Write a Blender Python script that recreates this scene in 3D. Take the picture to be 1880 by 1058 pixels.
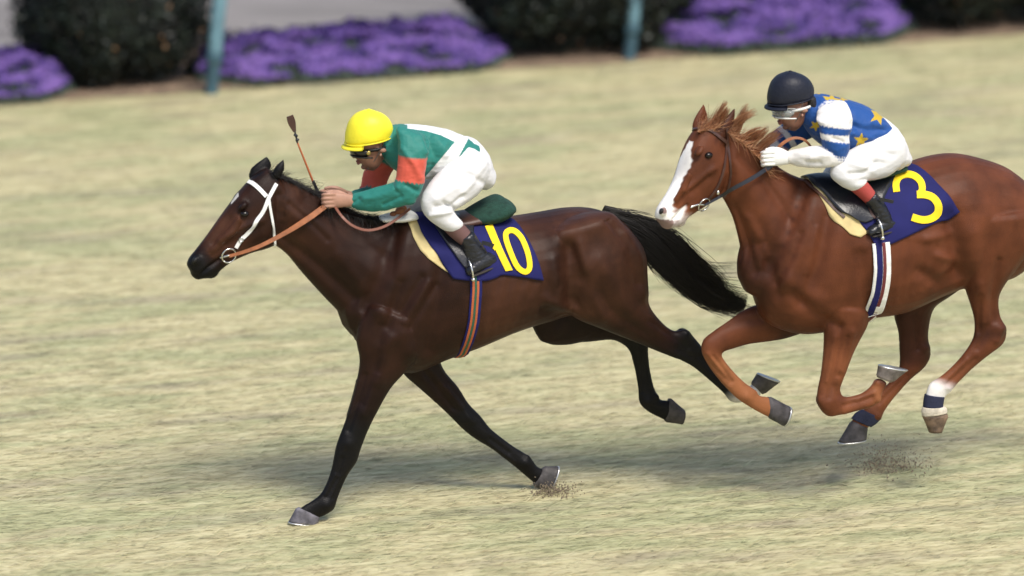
import bpy, bmesh, math, random
import numpy as np
from mathutils import Vector, Matrix, noise as mnoise
from mathutils.bvhtree import BVHTree
from mathutils.kdtree import KDTree
random.seed(7); rng = np.random.default_rng(7)
R = math.radians
scene = bpy.context.scene
for o in list(bpy.data.objects): bpy.data.objects.remove(o)

# ------------------------------------------------------------------ camera, sky, sun, exposure
PITCH = R(14.0); FPX = 12070.0; DIST = 34.0; YAW = R(18.0)
CF = Vector((0, math.cos(PITCH), -math.sin(PITCH))); CR = Vector((1, 0, 0)); CU = Vector((0, math.sin(PITCH), math.cos(PITCH)))
def rayd(px, py): return (CF*FPX + CR*(px-940) - CU*(py-529)).normalized()
CAM = -DIST*rayd(860, 930)
cd = bpy.data.cameras.new('camera'); cam = bpy.data.objects.new('camera', cd); scene.collection.objects.link(cam)
cam.location = CAM; cam.rotation_euler = (math.pi/2-PITCH, 0, 0)
cd.sensor_width = 36; cd.lens = FPX/1880*36; cd.clip_start = 1; cd.clip_end = 3000
cd.dof.use_dof = True; cd.dof.focus_distance = 33.9; cd.dof.aperture_fstop = 1.0
scene.camera = cam
w = bpy.data.worlds.new("World"); scene.world = w; w.use_nodes = True
nt = w.node_tree; bg = nt.nodes['Background']; sky = nt.nodes.new('ShaderNodeTexSky')
sky.sky_type = 'NISHITA'; sky.sun_disc = False
SUN_EL, SUN_AZ = R(57), R(146)        # azimuth clockwise from +Y; the sun stands behind the camera, to the right
sky.sun_elevation = SUN_EL; sky.sun_rotation = SUN_AZ; sky.dust_density = 3; sky.air_density = 1.0
nt.links.new(sky.outputs[0], bg.inputs[0]); bg.inputs[1].default_value = 0.105
ld = bpy.data.lights.new('sun', 'SUN'); ld.energy = 2.1; ld.angle = R(20); ld.color = (1, .95, .86)
sun = bpy.data.objects.new('sun', ld); scene.collection.objects.link(sun)
sd = Vector((math.sin(SUN_AZ)*math.cos(SUN_EL), math.cos(SUN_AZ)*math.cos(SUN_EL), math.sin(SUN_EL)))
sun.rotation_euler = sd.to_track_quat('Z', 'Y').to_euler()
scene.view_settings.view_transform = 'Standard'; scene.view_settings.look = 'None'
scene.view_settings.exposure = 0.7; scene.view_settings.gamma = 1

# ------------------------------------------------------------------ helpers
COL = scene.collection
def tag(o, label=None, cat=None, group=None, kind=None):
    for k, v in (('label', label), ('category', cat), ('group', group), ('kind', kind)):
        if v: o[k] = v
    return o
def empty(name, loc, *t, **k):
    o = bpy.data.objects.new(name, None); COL.objects.link(o); o.location = loc; o.empty_display_size = .2
    return tag(o, *t, **k)
_mats = {}
def nodes(m): m.use_nodes = True; return m.node_tree, m.node_tree.nodes['Principled BSDF']
def mat(name, col, rough=.6, metal=0, bump=0, bscale=60, var=0, vscale=8, sheen=0, spec=.5, attr=False, alpha=None, coat=0, stretch=(1, 1, 1)):
    if name in _mats: return _mats[name]
    m = bpy.data.materials.new(name); t, b = nodes(m); L = t.links
    b.inputs['Roughness'].default_value = rough; b.inputs['Metallic'].default_value = metal
    b.inputs['Specular IOR Level'].default_value = spec
    b.inputs['Sheen Weight'].default_value = sheen; b.inputs['Coat Weight'].default_value = coat
    b.inputs['Base Color'].default_value = (*col, 1)
    tc = t.nodes.new('ShaderNodeTexCoord'); mp = t.nodes.new('ShaderNodeMapping'); mp.inputs['Scale'].default_value = stretch
    L.new(tc.outputs['Object'], mp.inputs[0])
    src = None
    if attr:
        a = t.nodes.new('ShaderNodeAttribute'); a.attribute_name = 'tint'; src = a.outputs['Color']; L.new(src, b.inputs['Base Color'])
    if var:
        n = t.nodes.new('ShaderNodeTexNoise'); n.inputs['Scale'].default_value = vscale; n.inputs['Detail'].default_value = 5
        L.new(mp.outputs[0], n.inputs['Vector'])
        r = t.nodes.new('ShaderNodeMapRange'); r.inputs[1].default_value = .3; r.inputs[2].default_value = .7
        r.inputs[3].default_value = 1-var; r.inputs[4].default_value = 1+var; L.new(n.outputs[0], r.inputs[0])
        mx = t.nodes.new('ShaderNodeMix'); mx.data_type = 'RGBA'; mx.blend_type = 'MULTIPLY'; mx.inputs[0].default_value = 1
        if src: L.new(src, mx.inputs[6])
        else: mx.inputs[6].default_value = (*col, 1)
        L.new(r.outputs[0], mx.inputs[7]); L.new(mx.outputs[2], b.inputs['Base Color'])
    if bump:
        n = t.nodes.new('ShaderNodeTexNoise'); n.inputs['Scale'].default_value = bscale; n.inputs['Detail'].default_value = 6
        L.new(mp.outputs[0], n.inputs['Vector'])
        bp = t.nodes.new('ShaderNodeBump'); bp.inputs['Strength'].default_value = 1; bp.inputs['Distance'].default_value = bump
        L.new(n.outputs[0], bp.inputs['Height']); L.new(bp.outputs[0], b.inputs['Normal'])
    if alpha is not None: b.inputs['Transmission Weight'].default_value = 1-alpha
    _mats[name] = m; return m

def mesh_obj(name, V, F, m, parent=None, smooth=True, tint=None):
    me = bpy.data.meshes.new(name)
    off = Vector(parent.matrix_basis.translation) if parent is not None else Vector((0, 0, 0))
    p = parent
    off = Vector((0, 0, 0))
    while p is not None: off = off + p.location; p = p.parent
    V = np.asarray(V, dtype=np.float64).reshape(-1, 3) - np.array(off)
    if isinstance(F, np.ndarray):
        k = F.shape[1]; me.vertices.add(len(V)); me.vertices.foreach_set('co', V.astype(np.float32).ravel())
        me.loops.add(F.size); me.loops.foreach_set('vertex_index', F.astype(np.int32).ravel())
        me.polygons.add(len(F)); me.polygons.foreach_set('loop_start', (np.arange(len(F))*k).astype(np.int32))
        me.update(calc_edges=True)
    else:
        me.from_pydata(V.tolist(), [], F)
    me.validate()
    if smooth: me.polygons.foreach_set('use_smooth', [True]*len(me.polygons))
    if tint is not None:
        ca = me.color_attributes.new('tint', 'FLOAT_COLOR', 'POINT')
        c = np.ones((len(me.vertices), 4), dtype=np.float32); c[:, :3] = tint; ca.data.foreach_set('color', c.ravel())
    me.materials.append(m)
    o = bpy.data.objects.new(name, me); COL.objects.link(o)
    if parent is not None: o.parent = parent
    return o

class Frame:
    """vertical plane an animal or rider is built about: D heading, N lateral (positive = far side)"""
    def __init__(s, O, yaw):
        s.O = Vector(O); s.D = Vector((-math.cos(yaw), -math.sin(yaw), 0)); s.N = Vector((-math.sin(yaw), math.cos(yaw), 0))
    def P(s, px, py, lat=0.):
        r = rayd(px, py); t = (lat - (CAM-s.O).dot(s.N))/r.dot(s.N); return CAM + r*t
    def loc(s, v): d = Vector(v)-s.O; return d.dot(s.D), d.dot(s.N), d.z
    def W(s, a, lat, z): return s.O + s.D*a + s.N*lat + Vector((0, 0, z))
def project(v):
    d = Vector(v)-CAM; z = d.dot(CF); return 940+FPX*d.dot(CR)/z, 529-FPX*d.dot(CU)/z

def cr(p0, p1, p2, p3, t):
    return .5*((2*p1)+(-p0+p2)*t+(2*p0-5*p1+4*p2-p3)*t*t+(-p0+3*p1-3*p2+p3)*t**3)
class Soup:
    """collects closed tapered tubes and blobs; build() fuses them into one skin"""
    def __init__(s, fr): s.fr = fr; s.V = []; s.F = []; s.C = []; s.KP = []; s.KC = []
    def _add(s, V, F, C, reg=True):
        b = len(s.V); s.V += [tuple(v) for v in V]; s.F += [tuple(b+i for i in f) for f in F]; s.C += list(C)
        return s
    def loft(s, st, sub=4, n=20, cap=.5, col=(.5, .5, .5), pw=2., fr=None, grow=0., flat=False):
        """st: (ax,ay,bx,by,halfwidth_m,lat[,colour]) outline pair in the side view, half width and lateral place"""
        fr = fr or s.fr; rows = []
        cols = [Vector(x[6]) if len(x) > 6 and x[6] is not None else Vector(col) for x in st]
        A = [fr.P(x[0], x[1], x[5]) for x in st]; B = [fr.P(x[2], x[3], x[5]) for x in st]; Wd = [x[4] for x in st]
        m = len(st)
        for i in range(m-1):
            for k in range(sub if i < m-2 else sub+1):
                t = k/sub; ix = (max(i-1, 0), i, i+1, min(i+2, m-1))
                a = cr(*[A[j] for j in ix], t); b = cr(*[B[j] for j in ix], t); ww = cr(*[Wd[j] for j in ix], t)
                c = cols[i] if (len(st[i]) > 7 and t < .999) else cols[i].lerp(cols[i+1], t)
                rows.append(((a+b)/2, (a-b)/2, max(ww, .002), c))
        if grow:
            rows = [(c, h*(1+grow/max(h.length, .004)) if h.length+grow > .004 else h.normalized()*.004, max(ww+grow, .004), k) for c, h, ww, k in rows]
        if cap > 0 and not flat:
            def caps(r0, r1):
                d = (r0[0]-r1[0]).normalized(); rad = min(r0[1].length, r0[2])*cap*2; out = []
                for a in (25, 50, 72):
                    q = math.cos(R(a)); out.append((r0[0]+d*rad*math.sin(R(a)), r0[1]*q, r0[2]*q, r0[3]))
                return out
            rows = caps(rows[0], rows[1])[::-1] + rows + caps(rows[-1], rows[-2])
        V = []; F = []; C = []
        for c, h, ww, k in rows:
            for j in range(n):
                t = 2*math.pi*j/n; ct, sn = math.cos(t), math.sin(t)
                e = 2/pw; V.append(c + h*(abs(ct)**e*(1 if ct > 0 else -1)) + fr.N*(ww*abs(sn)**e*(1 if sn > 0 else -1))); C.append(tuple(k))
        q = len(rows)
        for i in range(q-1):
            for j in range(n): F.append((i*n+j, i*n+(j+1) % n, (i+1)*n+(j+1) % n, (i+1)*n+j))
        V.append(rows[0][0]); V.append(rows[-1][0]); C += [tuple(rows[0][3]), tuple(rows[-1][3])]
        for j in range(n): F.append((q*n, (j+1) % n, j)); F.append((q*n+1, (q-1)*n+j, (q-1)*n+(j+1) % n))
        return s._add(V, F, C)
    def blob(s, px, py, lat, rx, rz, rl, ang=0, col=(.5, .5, .5), fr=None, grow=0):
        """ellipsoid: rx along, rz across (metres), rl lateral, ang degrees in the side view"""
        fr = fr or s.fr; c = fr.P(px, py, lat); a = R(ang); E1 = -fr.D*math.cos(a)+Vector((0, 0, math.sin(a))); E2 = fr.D*math.sin(a)+Vector((0, 0, math.cos(a)))
        return s.ell(c, E1*(rx+grow), E2*(rz+grow), fr.N*(rl+grow), col)
    def ell(s, c, e1, e2, e3, col, nu=12, nv=8):
        V = [c+e2]; 
        for i in range(1, nv):
            th = math.pi*i/nv
            for j in range(nu):
                ph = 2*math.pi*j/nu; V.append(c+e2*math.cos(th)+(e1*math.cos(ph)+e3*math.sin(ph))*math.sin(th))
        V.append(c-e2); F = []
        for j in range(nu):
            F.append((0, 1+j, 1+(j+1) % nu)); F.append((len(V)-1, 1+(nv-2)*nu+(j+1) % nu, 1+(nv-2)*nu+j))
            for i in range(nv-2): a = 1+i*nu; F.append((a+j, a+nu+j, a+nu+(j+1) % nu, a+(j+1) % nu))
        return s._add(V, F, [col]*len(V))
    def tube(s, pts, rad, col=(.5, .5, .5), n=10, cap=True, sub=3):
        pts = [Vector(p) for p in pts]; P_ = []; R_ = []; m = len(pts)
        for i in range(m-1):
            for k in range(sub if i < m-2 else sub+1):
                t = k/sub; ix = (max(i-1, 0), i, i+1, min(i+2, m-1)); P_.append(cr(*[pts[j] for j in ix], t)); R_.append(max(cr(*[rad[j] for j in ix], t), .0005))
        if cap:
            d0 = (P_[0]-P_[1]).normalized(); d1 = (P_[-1]-P_[-2]).normalized()
            P_ = [P_[0]+d0*R_[0]*.95, P_[0]+d0*R_[0]*.7]+P_+[P_[-1]+d1*R_[-1]*.7, P_[-1]+d1*R_[-1]*.95]; R_ = [R_[0]*.3, R_[0]*.72]+R_+[R_[-1]*.72, R_[-1]*.3]
        V = []; F = []; up = None
        for i, p in enumerate(P_):
            t = (P_[min(i+1, len(P_)-1)]-P_[max(i-1, 0)]).normalized()
            if up is None: up = t.orthogonal().normalized()
            up = (up - t*up.dot(t)).normalized(); q = t.cross(up)
            for j in range(n): a = 2*math.pi*j/n; V.append(p+(up*math.cos(a)+q*math.sin(a))*R_[i])
        k = len(P_)
        for i in range(k-1):
            for j in range(n): F.append((i*n+j, i*n+(j+1) % n, (i+1)*n+(j+1) % n, (i+1)*n+j))
        F.append(tuple(range(n))[::-1]); F.append(tuple((k-1)*n+j for j in range(n)))
        return s._add(V, F, [col]*len(V))
    def raw(s, name, m, parent=None, smooth=True, sub=0):
        """the pieces as they are, no fusing"""
        o = mesh_obj(name, s.V, s.F, m, parent, smooth, np.array(s.C))
        return o
    def build(s, name, m, parent, vox=.008, it=6, k=6, disp=None, paint=None, fac=.5):
        me = bpy.data.meshes.new('tmp'); me.from_pydata(s.V, [], s.F); o = bpy.data.objects.new('tmp', me); COL.objects.link(o)
        r = o.modifiers.new('r', 'REMESH'); r.mode = 'VOXEL'; r.voxel_size = vox
        sm = o.modifiers.new('s', 'SMOOTH'); sm.factor = fac; sm.iterations = it
        dg = bpy.context.evaluated_depsgraph_get(); me2 = bpy.data.meshes.new_from_object(o.evaluated_get(dg))
        n = len(me2.vertices); V = np.zeros(n*3, dtype=np.float32); me2.vertices.foreach_get('co', V); V = V.reshape(-1, 3)
        Nn = np.zeros(n*3, dtype=np.float32); me2.vertex_normals.foreach_get('vector', Nn); Nn = Nn.reshape(-1, 3)
        nl = len(me2.loops); L_ = np.zeros(nl, dtype=np.int32); me2.loops.foreach_get('vertex_index', L_)
        bpy.data.objects.remove(o)
        kd = KDTree(len(s.V)); [kd.insert(v, i) for i, v in enumerate(s.V)]; kd.balance()
        Cs = np.array(s.C); T = np.zeros((n, 3))
        for i in range(n):
            h = kd.find_n(V[i], k)
            if k == 1: T[i] = Cs[h[0][1]]; continue
            ws = [1/(x[2]+.004)**2 for x in h]; T[i] = sum(Cs[x[1]]*wt for x, wt in zip(h, ws))/sum(ws)
        if disp is not None:
            V = V + Nn*disp(V, Nn)[:, None]
        if paint is not None: paint(V, Nn, T)
        F = L_.reshape(-1, 4) if nl == 4*len(me2.polygons) else [tuple(p.vertices) for p in me2.polygons]
        ob = mesh_obj(name, V, F, m, parent, True, T)
        ob_bvh = BVHTree.FromPolygons([tuple(v) for v in V], [tuple(p.vertices) for p in me2.polygons])
        s.bvh = ob_bvh; s.n = n; print(name, n, 'verts'); return ob

RELIEF = 1.6
def relief(fr, fields, lo=.03, hi=.07):
    """muscles, veins and folds: fields are (polyline in the side view, sigma px, height m, 'b'oth/'n'ear/'f'ar)"""
    def f(V, Nn):
        N_ = np.array(fr.N); O = np.array(fr.O); lat = (V-O)@N_; m = V-np.maximum(lat, 0)[:, None]*2*N_
        d = m-np.array(CAM); z = d@np.array(CF); x = 940+FPX*(d@np.array(CR))/z; y = 529-FPX*(d@np.array(CU))/z
        d0 = V-np.array(CAM); z0 = d0@np.array(CF); x0 = 940+FPX*(d0@np.array(CR))/z0; y0 = 529-FPX*(d0@np.array(CU))/z0
        side = np.abs(Nn@N_); out = np.zeros(len(V)); wl = np.clip((np.abs(lat)-lo)/(hi-lo), 0, 1)
        for pl, sg, amp, wh in fields:
            X, Y = (x, y) if wh == 'b' else (x0, y0); best = np.full(len(V), 1e9)
            if len(pl) == 1: best = (X-pl[0][0])**2+(Y-pl[0][1])**2
            for (ax, ay), (bx, by) in zip(pl[:-1], pl[1:]):
                dx, dy = bx-ax, by-ay; L2 = dx*dx+dy*dy; t = np.clip(((X-ax)*dx+(Y-ay)*dy)/L2, 0, 1)
                best = np.minimum(best, (X-ax-t*dx)**2+(Y-ay-t*dy)**2)
            k = wl if wh == 'b' else (lat < 0) if wh == 'n' else (lat > 0)
            out += RELIEF*amp*np.exp(-best/(2*sg*sg))*k*np.clip(side*1.6, 0, 1)
        return out
    return f
def wrinkle(scale, amp, stretch=(1, 1, 1), seed=0, seams=()):
    def f(V, Nn):
        s_ = np.array(stretch)*scale
        a = np.array([mnoise.noise(Vector(v*s_)+Vector((seed, 0, 0)))+.5*(1-2*abs(mnoise.noise(Vector(v*s_*1.7)+Vector((0, seed, 0))))) for v in V])*amp
        for g_ in seams: a = a+g_(V, Nn)
        return a
    return f

def hit(bvhs, px, py, off=.004):
    r = rayd(px, py); best = None
    for b in (bvhs if isinstance(bvhs, (list, tuple)) else [bvhs]):
        h = b.ray_cast(CAM, r)
        if h[0] is not None and (best is None or h[3] < best[3]): best = h
    if best is None: return None, None
    n = best[1]; n = n if n.dot(r) < 0 else -n
    return best[0]+n*off, n
def smoothpath(pts, sub=4):
    pts = [Vector(p) for p in pts]; out = []; m = len(pts)
    for i in range(m-1):
        for k in range(sub if i < m-2 else sub+1):
            ix = (max(i-1, 0), i, i+1, min(i+2, m-1)); out.append(cr(*[pts[j] for j in ix], k/sub))
    return out
def strap(name, pts, nrm, width, m, parent, thick=.0025, widths=None, sub=4):
    """flat strap along 3-D points, its face turned to nrm (one vector or one per point)"""
    if not isinstance(nrm, (list, tuple)): nrm = [nrm]*len(pts)
    P_ = smoothpath(pts, sub); N_ = smoothpath(nrm, sub); V = []; F = []
    Wd = [width]*len(P_) if widths is None else [x[0] for x in smoothpath([(q, 0, 0) for q in widths], sub)]
    for i, p in enumerate(P_):
        t = (P_[min(i+1, len(P_)-1)]-P_[max(i-1, 0)]).normalized(); n = (N_[i]-t*N_[i].dot(t)).normalized(); q = t.cross(n)*Wd[i]/2
        for a, b in ((-1, 0), (-.9, 1), (.9, 1), (1, 0), (.9, -1), (-.9, -1)): V.append(p+q*a+n*thick*b)
    k = len(P_)
    for i in range(k-1):
        for j in range(6): F.append((i*6+j, i*6+(j+1) % 6, (i+1)*6+(j+1) % 6, (i+1)*6+j))
    F.append((0, 1, 2, 3, 4, 5)); F.append(tuple((k-1)*6+j for j in range(6)))
    return mesh_obj(name, V, F, m, parent, False)
def strap_on(name, bv, pxs, width, m, parent, off=.004, **k):
    pp = []; nn = []
    pxs = [tuple(q[:2]) for q in smoothpath([(x, y, 0) for x, y in pxs], 3)]
    for x, y in pxs:
        p, n = hit(bv, x, y, off)
        if p is not None: pp.append(p); nn.append(n)
    return strap(name, pp, nn, width, m, parent, **k), pp, nn
def mirror(o_fr, pts): return [p - o_fr.N*(2*(p-o_fr.O).dot(o_fr.N)) for p in pts]

def strands(name, lines, r0, m, parent, tint=None, rt=.25):
    """lines: array (n,k,3) -> tapered three-sided hairs in one mesh"""
    Lz = np.asarray(lines, dtype=np.float64); n, k, _ = Lz.shape
    T = np.gradient(Lz, axis=1); T /= np.linalg.norm(T, axis=2, keepdims=True)+1e-9
    up = np.array([.3, -1, .4])*np.ones_like(T); a = np.cross(T, up); a /= np.linalg.norm(a, axis=2, keepdims=True)+1e-9; b = np.cross(T, a)
    rad = np.asarray(r0)*np.ones(n); rr = rad[:, None, None]*np.linspace(1, rt, k)[None, :, None]
    V = np.stack([Lz+(a*math.cos(q)+b*math.sin(q))*rr for q in (0, 2.094, 4.189)], axis=2)
    idx = np.arange(n*k*3).reshape(n, k, 3); fs = []
    for j in range(3):
        jj = (j+1) % 3; fs.append(np.stack([idx[:, :-1, j], idx[:, :-1, jj], idx[:, 1:, jj], idx[:, 1:, j]], axis=-1).reshape(-1, 4))
    tt = None
    if tint is not None: tt = np.repeat(np.asarray(tint)[:, None, :], k*3, axis=1).reshape(-1, 3)
    return mesh_obj(name, V.reshape(-1, 3), np.concatenate(fs), m, parent, True, tt)

# ------------------------------------------------------------------ materials
M_turf = bpy.data.materials.new('turf')
def turf_nodes(m, blade=False):
    t, b = nodes(m); L = t.links; N = t.nodes.new
    g = N('ShaderNodeNewGeometry'); mp = N('ShaderNodeMapping'); mp.inputs['Rotation'].default_value = (0, 0, -YAW)
    L.new(g.outputs['Position'], mp.inputs[0])
    def nz(sc, stretch, det=4, rough=.55):
        m2 = N('ShaderNodeMapping'); m2.inputs['Scale'].default_value = stretch; L.new(mp.outputs[0], m2.inputs[0])
        n = N('ShaderNodeTexNoise'); n.inputs['Scale'].default_value = sc; n.inputs['Detail'].default_value = det; n.inputs['Roughness'].default_value = rough; L.new(m2.outputs[0], n.inputs['Vector']); return n.outputs[0]
    def ramp(f, *st):
        r = N('ShaderNodeValToRGB'); e = r.color_ramp.elements
        e[0].position, e[0].color = st[0][0], (*st[0][1], 1); e[1].position, e[1].color = st[-1][0], (*st[-1][1], 1)
        for p, c in st[1:-1]: x = e.new(p); x.color = (*c, 1)
        L.new(f, r.inputs[0]); return r.outputs[0]
    def mix(f, a, b_, mode='MIX'):
        x = N('ShaderNodeMix'); x.data_type = 'RGBA'; x.blend_type = mode
        if isinstance(f, float): x.inputs[0].default_value = f
        else: L.new(f, x.inputs[0])
        L.new(a, x.inputs[6]); L.new(b_, x.inputs[7]); return x.outputs[2]
    broad = nz(.8, (.5, 1.3, 1)); mid = nz(2.6, (.45, 1.8, 1), 5); fine = nz(11, (.3, 1.6, 1), 5, .68)
    straw = ramp(fine, (.30, (.30, .265, .15)), (.5, (.485, .44, .255)), (.72, (.63, .585, .365)))
    green = ramp(fine, (.30, (.21, .215, .12)), (.5, (.365, .37, .20)), (.72, (.50, .50, .295)))
    dirt = ramp(fine, (.30, (.21, .18, .125)), (.72, (.40, .35, .25)))
    f1 = N('ShaderNodeMath'); f1.operation = 'ADD'; L.new(broad, f1.inputs[0]); L.new(mid, f1.inputs[1])
    r1 = N('ShaderNodeMapRange'); r1.inputs[1].default_value = .93; r1.inputs[2].default_value = 1.12; r1.inputs[4].default_value = .85; L.new(f1.outputs[0], r1.inputs[0])
    c = mix(r1.outputs[0], straw, green)
    worn = nz(2.2, (.35, 1.5, 1), 5); r2 = N('ShaderNodeMapRange'); r2.inputs[1].default_value = .52; r2.inputs[2].default_value = .68; r2.inputs[4].default_value = .6; L.new(worn, r2.inputs[0])
    c = mix(r2.outputs[0], c, dirt)
    if blade:
        a = N('ShaderNodeAttribute'); a.attribute_name = 'tint'; c = mix(1., c, a.outputs['Color'], 'MULTIPLY')
    L.new(c, b.inputs['Base Color']); b.inputs['Roughness'].default_value = .8; b.inputs['Specular IOR Level'].default_value = .25
    if not blade:
        bp = N('ShaderNodeBump'); bp.inputs['Distance'].default_value = .015; bp.inputs['Strength'].default_value = .6; L.new(fine, bp.inputs['Height']); L.new(bp.outputs[0], b.inputs['Normal'])
turf_nodes(M_turf); M_blade = bpy.data.materials.new('turf_blade'); turf_nodes(M_blade, True)
M_sand = mat('track_sand', (.20, .186, .18), .9, bump=.02, bscale=9, var=.28, vscale=2.5, stretch=(.4, 1.5, 1))
M_soil = mat('bed_soil', (.20, .14, .095), .95, bump=.03, bscale=20, var=.35, vscale=7)

# ------------------------------------------------------------------ setting
F1 = Frame((0, 0, 0), YAW)
def ground(px, py, z=0.):
    r = rayd(px, py); return CAM + r*((z-CAM.z)/r.z)
G = ground(560, 961); F1 = Frame(G - F1.N*(-.12), YAW); F1.O.z = 0
Hd0 = ground(0, 196); Hd1 = ground(1880, 66)                # the turf's edge along the planting
EB = Vector((Hd0.x, Hd0.y, 0)); ED = (Hd1-Hd0); ED.z = 0; ED.normalize(); EN = Vector((-ED.y, ED.x, 0))
print('edge yaw', math.degrees(math.atan2(ED.y, ED.x)))
def sheet(name, pts, z, m, wavy=0, step=.12):
    """a strip between two offsets from the planting edge; its near edge can wander"""
    (a0, a1), (o0, o1) = pts; n = int((a1-a0)/step) if wavy else 1; V = []; F = []
    for i in range(n+1):
        a = a0+(a1-a0)*i/n; wv = wavy*(mnoise.noise(Vector((a*1.3, 3.1, 0)))+.5*mnoise.noise(Vector((a*6, 1, 0)))) if wavy else 0
        for o in (o0+wv, o1): p = EB+ED*a+EN*o; V.append((p.x, p.y, z))
    for i in range(n): F.append((2*i, 2*i+2, 2*i+3, 2*i+1))
    return tag(mesh_obj(name, V, F, m, None, False), kind='structure')
gs = 1500
tag(mesh_obj('ground', [(-gs, -gs, 0), (gs, -gs, 0), (gs, gs, 0), (-gs, gs, 0)], [(0, 1, 2, 3)], M_turf, None, False), kind='structure')
sheet('flower_bed_soil', ((-25, 35), (.02, 2.0)), .004, M_soil, .09)
sheet('dirt_track', ((-60, 90), (1.55, 26)), .008, M_sand)

# short combed turf blades
def grass():
    n = 330000; a = rng.uniform(-3.5, 12, n); o = rng.uniform(-14.5, .10, n)
    base = np.array(EB)[None] + np.array(ED)[None]*a[:, None] + np.array(EN)[None]*o[:, None]; base[:, 2] = 0
    ang = rng.normal(0, .24, n)+YAW+math.pi*(rng.random(n) < .45); ln = rng.uniform(.03, .085, n); el = np.abs(rng.normal(.10, .16, n))
    d = np.stack([np.cos(ang)*np.cos(el), np.sin(ang)*np.cos(el), np.sin(el)], 1); side = np.stack([-np.sin(ang), np.cos(ang), np.zeros(n)], 1)*rng.uniform(.0012, .0026, n)[:, None]
    p0 = base-side; p1 = base+side; m1 = base+d*(ln*.55)[:, None]+np.array([0, 0, .004]); tip = base+d*ln[:, None]
    V = np.stack([p0, p1, m1+side*.8, m1-side*.8, tip+side*.15, tip-side*.15], 1).reshape(-1, 3)
    i = np.arange(n)[:, None]*6; F = np.concatenate([i+np.array([[0, 1, 2, 3]]), i+np.array([[3, 2, 4, 5]])])
    t = np.clip(rng.normal(1.04, .2, n), .5, 1.6)[:, None]*np.array([1, 1, 1])+rng.normal(0, .04, (n, 3)); t = np.repeat(t, 6, axis=0)
    ob = mesh_obj('turf_grass', V, F, M_blade, None, False, t); tag(ob, 'short pale straw and green turf grass combed flat along the course', 'grass', kind='stuff')
grass()
# ------------------------------------------------------------------ planting along the course
M_leaf = mat('shrub_leaf', (.5, .5, .5), .5, attr=True, spec=.4)
M_phlox = mat('flower_petal', (.5, .5, .5), .6, attr=True, spec=.2)
M_bark = mat('bark', (.10, .07, .05), .9, bump=.01, bscale=40)
def bed(a, o, z=0): return EB+ED*a+EN*o+Vector((0, 0, z))
def cards(name, C_, Nrm, size, m, parent, tint, asp=.5, cup=.25):
    """leaf- or petal-sized four-cornered faces"""
    n = len(C_); r = rng.normal(size=(n, 3)); t = np.cross(Nrm, r); t /= np.linalg.norm(t, axis=1, keepdims=True)+1e-9; q = np.cross(Nrm, t); q /= np.linalg.norm(q, axis=1, keepdims=True)+1e-9
    s = size[:, None]; V = np.stack([C_-t*s, C_-q*s*asp+Nrm*s*cup*.3, C_+t*s+Nrm*s*cup, C_+q*s*asp+Nrm*s*cup*.3], 1).reshape(-1, 3)
    i = np.arange(n)[:, None]*4+np.array([[0, 1, 2, 3]])
    return mesh_obj(name, V, i, m, parent, False, np.repeat(tint, 4, axis=0))
def shrub(a, o, rad, h, label, seed, nleaf=20000):
    root = empty('clipped_shrub', bed(a, o), label, 'shrub', 'round clipped evergreen shrubs along the flower bed')
    g = np.random.default_rng(seed); c = np.array(bed(a, o, h*.54))
    # trunk and limbs
    S = Soup(F1); S.tube([bed(a, o, -.02), bed(a, o+.02, h*.2), bed(a-.02, o, h*.6)], [.06, .05, .03], (.1, .07, .05))
    for k in range(9):
        q = k*2.4; S.tube([bed(a, o, h*.12+.03*k), bed(a+math.cos(q)*rad*.35, o+math.sin(q)*rad*.35, h*.4+.02*k), bed(a+math.cos(q)*rad*.75, o+math.sin(q)*rad*.75, h*.5+.03*k)], [.025, .018, .008], (.1, .07, .05))
    S.raw('trunk', M_bark, root)
    S = Soup(F1); c0 = bed(a, o, h*.52); S.ell(c0, ED*rad*.86, EN*rad*.56, Vector((0, 0, h*.48)), (.009, .013, .010), 40, 24)
    S.V = [tuple(c0+(Vector(v)-c0)*(1+.10*mnoise.noise(Vector(v)*5)+.05*mnoise.noise(Vector(v)*13))) for v in S.V]
    S.raw('inner_foliage', mat('dense_inner_foliage', (.009, .013, .010), .9, bump=.03, bscale=30, var=.4, vscale=14), root)
    d = g.normal(size=(nleaf, 3)); d /= np.linalg.norm(d, axis=1, keepdims=True)
    lump = np.array([mnoise.noise(Vector(x)*2.2+Vector((seed, 0, 0)))*.13+mnoise.noise(Vector(x)*6+Vector((seed, 5, 0)))*.07 for x in d])
    rr = (1+lump)*np.clip(1-np.abs(g.normal(0, .10, nleaf)), .4, 1)
    sh = np.sign(d)*np.abs(d)**.66; p = c+(sh[:, :1]*np.array(ED)*rad+sh[:, 1:2]*np.array(EN)*rad*.66+sh[:, 2:]*np.array([0, 0, h*.55]))*rr[:, None]; p[:, 2] = np.maximum(p[:, 2], .02+g.random(nleaf)*.05)
    clump = np.array([mnoise.noise(Vector(x)*5+Vector((0, seed, 0))) for x in d])
    base = np.array([.011, .017, .0125])*(1+1.1*clump[:, None]+g.normal(0, .35, (nleaf, 1))); base = np.clip(base, .006, .09)
    yel = g.random(nleaf) < .012; base[yel] = (.28, .17, .10)
    nn = d+g.normal(0, .6, (nleaf, 3)); nn /= np.linalg.norm(nn, axis=1, keepdims=True)
    cards('foliage', p, nn, g.uniform(.014, .032, nleaf), M_leaf, root, base)
    return root
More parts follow.
